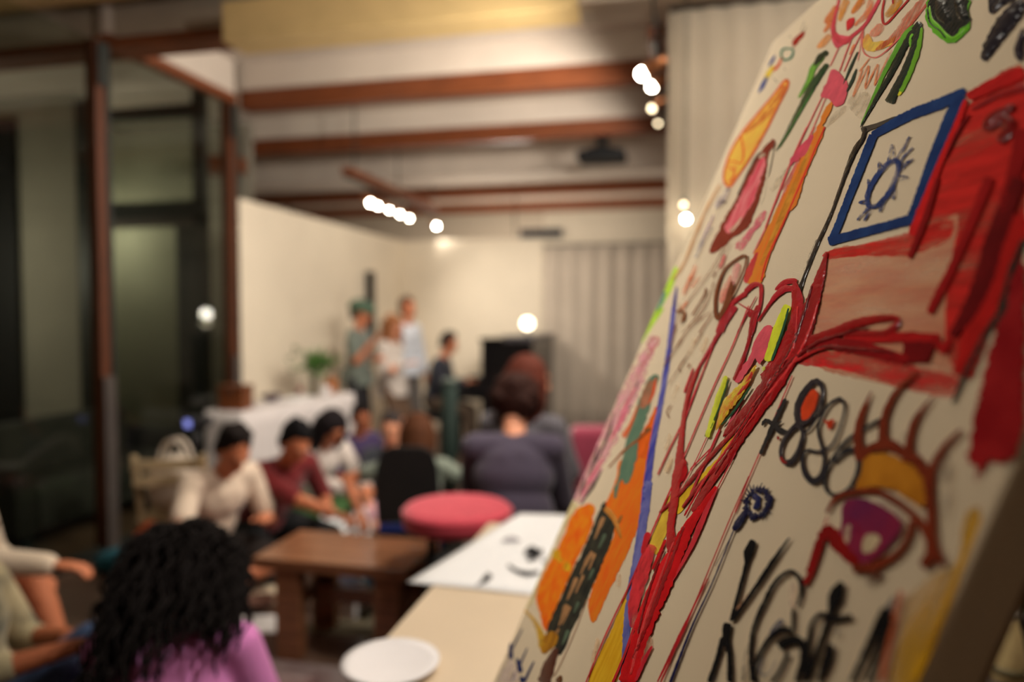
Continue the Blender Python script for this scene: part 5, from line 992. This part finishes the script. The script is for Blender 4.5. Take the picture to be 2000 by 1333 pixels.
# white cloth table against the left wall, with things on it
def cloth_table():
    A = Vector((-3.27, 4.86, 0)); B = Vector((-3.03, 6.34, 0)); d = (B - A).normalized(); n = Vector((-d.y, d.x, 0)); Lt = (B - A).length; D = .37; z = .85
    ang = math.atan2(d.y, d.x)
    g = empty('folding_table', A, ang, 'folding table under the white cloth by the left wall', 'table')
    box('table_top', .03, Lt - .03, .03, D - .02, z - .04, z - .008, M_grey, g, .003)
    for x in (.12, Lt - .12):
        for y in (.07, D - .07): box('leg', x - .015, x + .015, y - .015, y + .015, 0, z - .04, M_grey, g, .002)
    bm = bmesh.new(); N_ = 90; top = []; hem = []; per = 2 * (Lt + D)
    def pt(t):
        if t < Lt: return (t, 0), (0, -1)
        t -= Lt
        if t < D: return (Lt, t), (1, 0)
        t -= D
        if t < Lt: return (Lt - t, D), (0, 1)
        return (0, D - (t - Lt)), (-1, 0)
    rows = []
    for j in range(7):
        v = j / 6; row = []
        for i in range(N_ * 2):
            (x, y), (nx, ny) = pt(per * i / (N_ * 2)); wv = (.012 + .016 * math.sin(i * .55) + .008 * math.sin(i * 1.3 + 1)) * v * (1 if ny <= 0 else .25)
            row.append(bm.verts.new((x + nx * wv, y + ny * wv, z - .0 - v * (z - .06) + (0 if j else 0))))
        rows.append(row)
    for a, b in zip(rows, rows[1:]):
        for i in range(N_ * 2): j = (i + 1) % (N_ * 2); bm.faces.new((a[i], b[i], b[j], a[j]))
    bm.faces.new(rows[0])
    bmesh.ops.recalc_face_normals(bm, faces=bm.faces)
    c = bm2('tablecloth', bm, mat('white_cloth', (214, 206, 204), .9, k=1.05, var=.03), None, True); c.location = A; c.rotation_euler = (0, 0, ang)
    for p_ in c.data.polygons:
        if len(p_.vertices) > 4: p_.use_smooth = False
    tag(c, 'white cloth hanging to the floor over the folding table', 'tablecloth')
    return z + .001
tz = cloth_table()
def ontab(x, y): p = onZ(x, y, tz); return p
# brown box
p = at(488, 790, 5.15); p = Vector((-3.42, 5.02, tz)); 
g = empty('wooden_box', p, .12, 'brown wooden box on the near end of the white cloth', 'box'); M_bx = mat('box_wood', (104, 56, 26), .5, k=1.1, var=.2)
box('body', -.10, .10, -.09, .09, 0, .17, M_bx, g, .004); box('lid', -.105, .105, -.095, .095, .171, .195, M_bx, g, .004); box('clasp', -.015, .015, -.1, -.0951, .15, .185, M_grey, g, .002)
p = onZ(530, 783, tz); g = empty('dark_bowl', p, 0, 'dark purple bowl on the white cloth beside the wooden box', 'bowl'); lathe('bowl', [(.04, 0), (.045, .008), (.10, .045), (.102, .05), (.095, .046), (.04, .014), (.01, .012)], mat('bowl_glaze', (66, 42, 58), .3, k=1.1), g, 36)
for k, (dx, dy) in enumerate(((0, 0), (.03, .03), (-.035, .01), (.0, -.04))):
    bm = bmesh.new(); bsphere(bm, p + Vector((dx, dy, .045)), .022, 2); o = bm2('dark_fruit', bm, mat('plum', (60, 36, 54), .35, k=1.2), None, True); tag(o, 'small dark purple fruit heaped in the dark bowl', 'fruit', 'fruit in the dark bowl')
p = onZ(575, 781, tz)
tag(box('white_napkin', p.x - .10, p.x + .10, p.y - .12, p.y + .12, tz, tz + .012, M_paper, None, .004), 'bright white folded napkin in the middle of the white cloth', 'napkin')
p = onZ(586, 768, tz) ; tag(lathe('small_jar', [(.022, 0), (.026, .01), (.026, .05), (.018, .06), (.018, .07)], mat('red_jar', (150, 70, 76), .4, k=1.1), None, 28, p), 'small reddish jar on the white cloth left of the vase', 'jar')
def vase():
    p = Vector((-3.30, 6.05, tz)); g = empty('flower_vase', p, 0, 'narrow vase holding a bushy green plant on the white cloth', 'vase')
    lathe('vase', [(.035, 0), (.04, .01), (.034, .08), (.028, .16), (.034, .18), (.028, .178), (.022, .1)], mat('grey_glass', (96, 92, 76), .2, k=1.1), g, 32)
    rr = random.Random(5); ml = mat('leaf_green', (76, 122, 48), .6, k=1.2, var=.4, scale=12)
    for k in range(26):
        a = rr.uniform(0, 6.28); t = rr.uniform(.1, 1); e = Vector((.21 * t * math.cos(a), .21 * t * math.sin(a), .30 + .10 * rr.random() * (1.2 - t)))
        tube('stem', (0, 0, .15), e, .003, ml, g, .002, 6)
        for q in range(7):
            c = e * rr.uniform(.72, 1.1) + Vector((rr.gauss(0, .02), rr.gauss(0, .02), rr.gauss(0, .02))); d = Vector((rr.gauss(0, 1), rr.gauss(0, 1), rr.gauss(.3, .6))).normalized(); sd = d.cross(Vector((0, 0, 1))).normalized(); Ll = rr.uniform(.07, .11)
            bm = bmesh.new(); v = [bm.verts.new(x) for x in (c, c + d * Ll * .5 + sd * Ll * .24 + Vector((0, 0, .008)), c + d * Ll, c + d * Ll * .5 - sd * Ll * .24 + Vector((0, 0, .008)), c + d * Ll * .5)]
            bm.faces.new((v[0], v[4], v[1])); bm.faces.new((v[1], v[4], v[2])); bm.faces.new((v[2], v[4], v[3])); bm.faces.new((v[3], v[4], v[0]))
            bm2('leaf', bm, ml, g)
vase()
tag(lathe('white_cup', [(.028, 0), (.036, .01), (.042, .085), (.039, .086), (.032, .012)], M_white, None, 28, Vector((-3.17, 6.03, tz))), 'white cup on the white cloth right of the vase', 'cup')
tag(lathe('clay_pot', [(.04, 0), (.05, .02), (.06, .12), (.066, .14), (.058, .138), (.04, .02)], mat('clay', (176, 106, 56), .7, k=1.1), None, 32, Vector((-3.22, 6.24, tz))), 'orange-brown clay pot at the far end of the white cloth', 'pot')
# camera on tripod, tote and leather bag, folding chair left of the cream T-shirt
def tripod():
    c = at(380, 822, 4.95); g = empty('camera_tripod', (c.x, c.y, 0), 0, 'black tripod carrying a camera before the glazed wall', 'tripod'); z = c.z - .06
    for k in range(3): a = k * 2.094 + .5; tube('leg', (0, 0, z - .12), (.22 * math.cos(a), .22 * math.sin(a), .01), .014, M_black, g, .010)
    tube('column', (0, 0, .35), (0, 0, z), .016, M_black, g); lathe('head', [(.03, z - .16), (.045, z - .14), (.045, z - .06), (.02, z)], M_black, g, 24)
    k = empty('video_camera', (c.x, c.y, z + .001), math.radians(-20), 'black camera with a small blue screen on the tripod', 'camera'); box('body', -.07, .07, -.05, .05, 0, .09, M_black, k, .008)
    bm = bmesh.new(); btube(bm, (0, .05, .045), (0, .12, .045), .034, .036, 20); bm2('lens', bm, M_black, k, True); s_ = box('screen', -.03, .035, -.058, -.0505, .02, .07, emis('blue_screen', (.35, .38, 1.0), .9), k, .001); s_['label'] = 'glowing blue screen'
tripod()
def folding_chair():
    c = at(345, 1000, 4.25); g = empty('folding_chair', (c.x, c.y, 0), math.radians(20), 'pale wooden folding chair piled with a bag before the glazed wall', 'chair'); m = mat('pale_wood', (186, 164, 128), .6, k=1.0, var=.12)
    for sx in (-.19, .19):
        bm = bmesh.new(); M = Matrix.Translation((sx, -.02, .40)) @ Matrix.Rotation(math.radians(14), 4, 'X'); bbox(bm, -.016, .016, -.012, .012, -.41, .41, .003, M); bm2('back_leg', bm, m, g)
        bm = bmesh.new(); M = Matrix.Translation((sx * .82, 0, .225)) @ Matrix.Rotation(math.radians(-26), 4, 'X'); bbox(bm, -.014, .014, -.012, .012, -.24, .24, .003, M); bm2('front_leg', bm, m, g)
    for k in range(5): box('seat_slat', -.17, .17, -.16 + k * .07, -.16 + k * .07 + .055, .42, .438, m, g, .003)
    for z in (.62, .72): bm = bmesh.new(); bbox(bm, -.19, .19, -.10 - (z - .42) * .22, -.085 - (z - .42) * .22, z, z + .06, .003); bm2('back_slat', bm, m, g)
    return c
fc = folding_chair()
def soft_bag(name, loc, label, rgb, sx, sy, sz, strap=True, rz=0.0, cat='bag'):
    g = empty(name, loc, rz, label, cat); m = mat('bag_%d_%d_%d' % rgb, rgb, .85, k=1.1, var=.1, scale=9, bump=.4, bscale=18)
    bm = bmesh.new(); bsphere(bm, (0, 0, sz * .45), (sx, sy, sz * .5), 3)
    for v in bm.verts: v.co.z = max(0, v.co.z); v.co += Vector((math.sin(v.co.z * 30 + v.co.x * 20), math.cos(v.co.x * 25), 0)) * .008; v.co.x *= 1.15 - .25 * v.co.z / sz
    bm2('body', bm, m, g, True)
    if strap:
        for yy in (-.03, .03):
            bm = bmesh.new(); polytube(bm, [(sx * .55 * math.cos(t), yy, sz * .78 + sz * .42 * math.sin(t)) for t in np.linspace(0, math.pi, 14)], .009, 6); bm2('strap', bm, m, g, True)
    return g
soft_bag('canvas_tote', (fc.x, fc.y, .44), 'crumpled white canvas bag on the pale folding chair', (206, 192, 176), .17, .13, .36)
c = onZ(300, 1100, 0.0); soft_bag('leather_bag', (at(290, 1040, 3.6).x, at(290, 1040, 3.6).y, 0), 'orange-brown leather bag on the floor by the folding chair', (150, 66, 30), .15, .11, .46, True, .4)
c = onZ(232, 1118, 0); soft_bag('cloth_bag', (c.x, c.y, 0), 'small teal cloth bag on the floor by the glazed post', (36, 96, 112), .15, .10, .16, False)
# dark sofa behind the glazed wall
def sofa():
    g = empty('dark_sofa', (-4.55, 4.7, 0), 0, 'low dark sofa seen through the glazed wall', 'sofa'); m = mat('dark_sofa_cloth', (46, 44, 40), .85, k=1.0)
    def soft(n, *b): bm = bmesh.new(); bbox(bm, *b, .04); bm2(n, bm, m, g, True)
    soft('seat', -.35, .35, -.75, .75, .12, .42); soft('backrest', -.5, -.3, -.8, .8, .12, .78); soft('armrest', -.45, .35, -.92, -.76, .1, .6); soft('armrest', -.45, .35, .76, .92, .1, .6)
    for sx in (-.4, .28):
        for sy in (-.8, .8): box('leg', sx - .02, sx + .02, sy - .02, sy + .02, 0, .12, M_dark, g, .002)
sofa()
# things on the floor
def flat(name, label, cat, c, w_, d_, rz, m, h=.004, group=None, z=0.0):
    o = box(name, -w_ / 2, w_ / 2, -d_ / 2, d_ / 2, 0, h, m, None, min(.004, h * .3)); o.location = (c.x, c.y, z + .0005); o.rotation_euler = (0, 0, rz); return tag(o, label, cat, group)
M_rug = mat('grey_rug', (150, 136, 132), .95, k=1.0, rgb2=(120, 92, 90), scale=6, bump=.5, bscale=120)
rug = tag(box('floor_rug', -2.75, -.95, 2.3, 2.92, .0004, .010, M_rug, None, .003), 'grey and pink mottled rug on the floor under the near side of the bench', 'rug')
flat('floor_mat', 'olive-beige mat on the floor behind the bench', 'mat', onZ(760, 1205, 0), .75, .5, .05, mat('olive_mat', (120, 110, 88), .9, k=1.0), .006)
flat('floor_mat', 'teal blue mat lying beyond the olive-beige one', 'mat', onZ(770, 1140, 0), .8, .35, .05, mat('teal_mat', (34, 92, 120), .9, k=1.0), .006)
c = Vector((-1.72, 3.47, 0)); wb = tag(box('white_box', -.085, .085, -.07, .07, 0, .17, M_white, None, .006), 'white cardboard box on the floor behind the bench', 'box'); wb.location = c
soft_bag('paper_bag', (c.x + .02, c.y, .171), 'pale blue bag standing on the white cardboard box behind the bench', (166, 184, 216), .085, .06, .27, False)
papers = [(650, 1024, .5, .3, .3, 'largest white paper in front of the dark red shirt'), (712, 1014, .26, .2, -.4, 'white paper beside the black chair'), (500, 1105, .3, .22, .5, 'white paper left of the bench nearest the bare knee'), (515, 1160, .3, .22, -.2, 'cream paper on the floor just left of the bench'), (905, 945, .26, .2, .2, 'white paper on the floor near the purple-grey jacket'), (640, 1000, .26, .2, .9, 'white paper under the hands of the white blouse'), (505, 1220, .28, .2, .2, 'white paper on the floor beside the bench leg')]
for k, (x, y, a, b, r, lb) in enumerate(papers): flat('paper_sheet', lb, 'paper', onZ(x, y, 0), a, b, r, M_paper if k != 3 else mat('cream_paper', (226, 206, 176), .9, k=1.0), .003)
p = onZ(722, 1046, 0); tag(lathe('paper_cup', [(.026, 0), (.028, .002), (.038, .095), (.036, .096), (.026, .006)], M_white, None, 28, p + Vector((0, 0, .004))), 'white paper cup on the floor left of the black chair', 'cup')
p = onZ(684, 1052, 0); tag(lathe('dark_bottle', [(.03, 0), (.032, .01), (.032, .14), (.013, .18), (.013, .22)], M_black, None, 28, p + Vector((0, 0, .004))), 'small dark bottle on the floor left of the black chair', 'bottle')
p = onZ(508, 1190, 0); tag(lathe('dark_bowl', [(.04, 0), (.05, .01), (.09, .05), (.086, .05), (.04, .012)], mat('bowl_brown', (86, 58, 48), .4, k=1.0), None, 32, p + Vector((0, 0, .004))), 'brown bowl on the floor left of the bench', 'bowl')
def crumple(loc, label, r, h, seed):
    rr = random.Random(seed); bm = bmesh.new(); bmesh.ops.create_icosphere(bm, subdivisions=3, radius=1.0)
    for v in bm.verts:
        k = 1 + .22 * rr.uniform(-1, 1); v.co = Vector((v.co.x * r * k, v.co.y * r * k, max(0, (v.co.z + 1) * h * .5 * k)))
    o = bm2('crumpled_paper', bm, M_paper, None); o.location = (loc.x, loc.y, .004); tag(o, label, 'paper')
crumple(at(640, 1060, 4.85), 'crumpled white paper heap beyond the bench below the red shirt', .12, .22, 4)
crumple(at(704, 1050, 4.75), 'small upright crumple of white paper beside the black chair', .07, .28, 5)
def cushion(label, c, rgb, w_=.42, h=.13, rz=0.0):
    bm = bmesh.new(); bbox(bm, -w_ / 2, w_ / 2, -w_ / 2, w_ / 2, 0.0, h, .05); o = bm2('floor_cushion', bm, mat('cushion_%d_%d_%d' % rgb, rgb, .9, k=1.0), None, True); o.location = (c[0], c[1], .001); o.rotation_euler = (0, 0, rz); tag(o, label, 'cushion', 'floor cushions')
for P_, lb, rgb in ((P8, 'dark cushion under the dark red shirt', (40, 38, 40)), (P9, 'dark cushion under the cream T-shirt', (44, 36, 34)), (P13, 'dark cushion under the green trousers', (46, 42, 46)), (P15, 'dark cushion under the dark grey top', (46, 42, 46)), (P14, 'dark cushion under the dark purple top', (46, 42, 46)), (P12, 'burgundy cushion at the lower left corner', (76, 26, 34)), (P10, 'dark cushion under the pink T-shirt', (40, 38, 40)), (P11, 'dark cushion under the cream sweater', (40, 38, 40))):
    hz = P_['pel'].z - .11
    if hz > .03: cushion(lb, P_['pel'], rgb, .42, hz, .3)
# bottle and plant on a side table beyond the right edge of the canvas
def side():
    c = at(1985, 1300, 2.0); zt = c.z - .02; g = empty('side_table', (c.x, c.y, 0), 0, 'small dark side table behind the lower right of the canvas', 'table'); m = mat('side_dark', (60, 50, 40), .6, k=1.0)
    box('table_top', -.2, .3, -.2, .3, zt - .03, zt, m, g, .005)
    for sx in (-.17, .27):
        for sy in (-.17, .27): box('leg', sx - .018, sx + .018, sy - .018, sy + .018, 0, zt - .03, m, g, .003)
    b = at(1965, 1315, 1.97); g = empty('pale_bottle', (b.x, b.y, zt), 0, 'pale cream bottle with a small cap on the side table', 'bottle')
    lathe('body', [(.045, 0), (.048, .01), (.046, .06), (.034, .13), (.022, .165), (.02, .17)], mat('pale_plastic', (196, 172, 120), .5, k=1.0), g, 36); lathe('cap', [(.02, .17), (.02, .19), (.008, .192), (.008, .215)], mat('cap_grey', (150, 146, 130), .4, k=1.0), g, 24); lathe('band', [(.0475, .018), (.0485, .03), (.0475, .042)], mat('band_olive', (96, 86, 56), .5, k=1.0), g, 36)
    q = at(2000, 1290, 2.15); g = empty('potted_plant', (q.x, q.y, zt), 0, 'leafy green plant in a pot behind the pale bottle', 'plant'); lathe('pot', [(.05, 0), (.06, .1), (.064, .11), (.05, .108)], m, g, 28)
    rr = random.Random(9); ml = mat('leaf_dim', (92, 100, 52), .6, k=1.2, var=.4)
    for k in range(26):
        a = rr.uniform(0, 6.28); e = Vector((.14 * math.cos(a) * rr.random(), .14 * math.sin(a) * rr.random(), .16 + .24 * rr.random())); tube('stem', (0, 0, .1), e, .003, ml, g, .002, 6)
        d = Vector((math.cos(a), math.sin(a), .2)).normalized(); sd = d.cross(Vector((0, 0, 1))).normalized(); bm = bmesh.new(); v = [bm.verts.new(x) for x in (e, e + d * .05 + sd * .025, e + d * .1, e + d * .05 - sd * .025)]; bm.faces.new((v[0], v[1], v[2])); bm.faces.new((v[0], v[2], v[3])); bm2('leaf', bm, ml, g)
side()
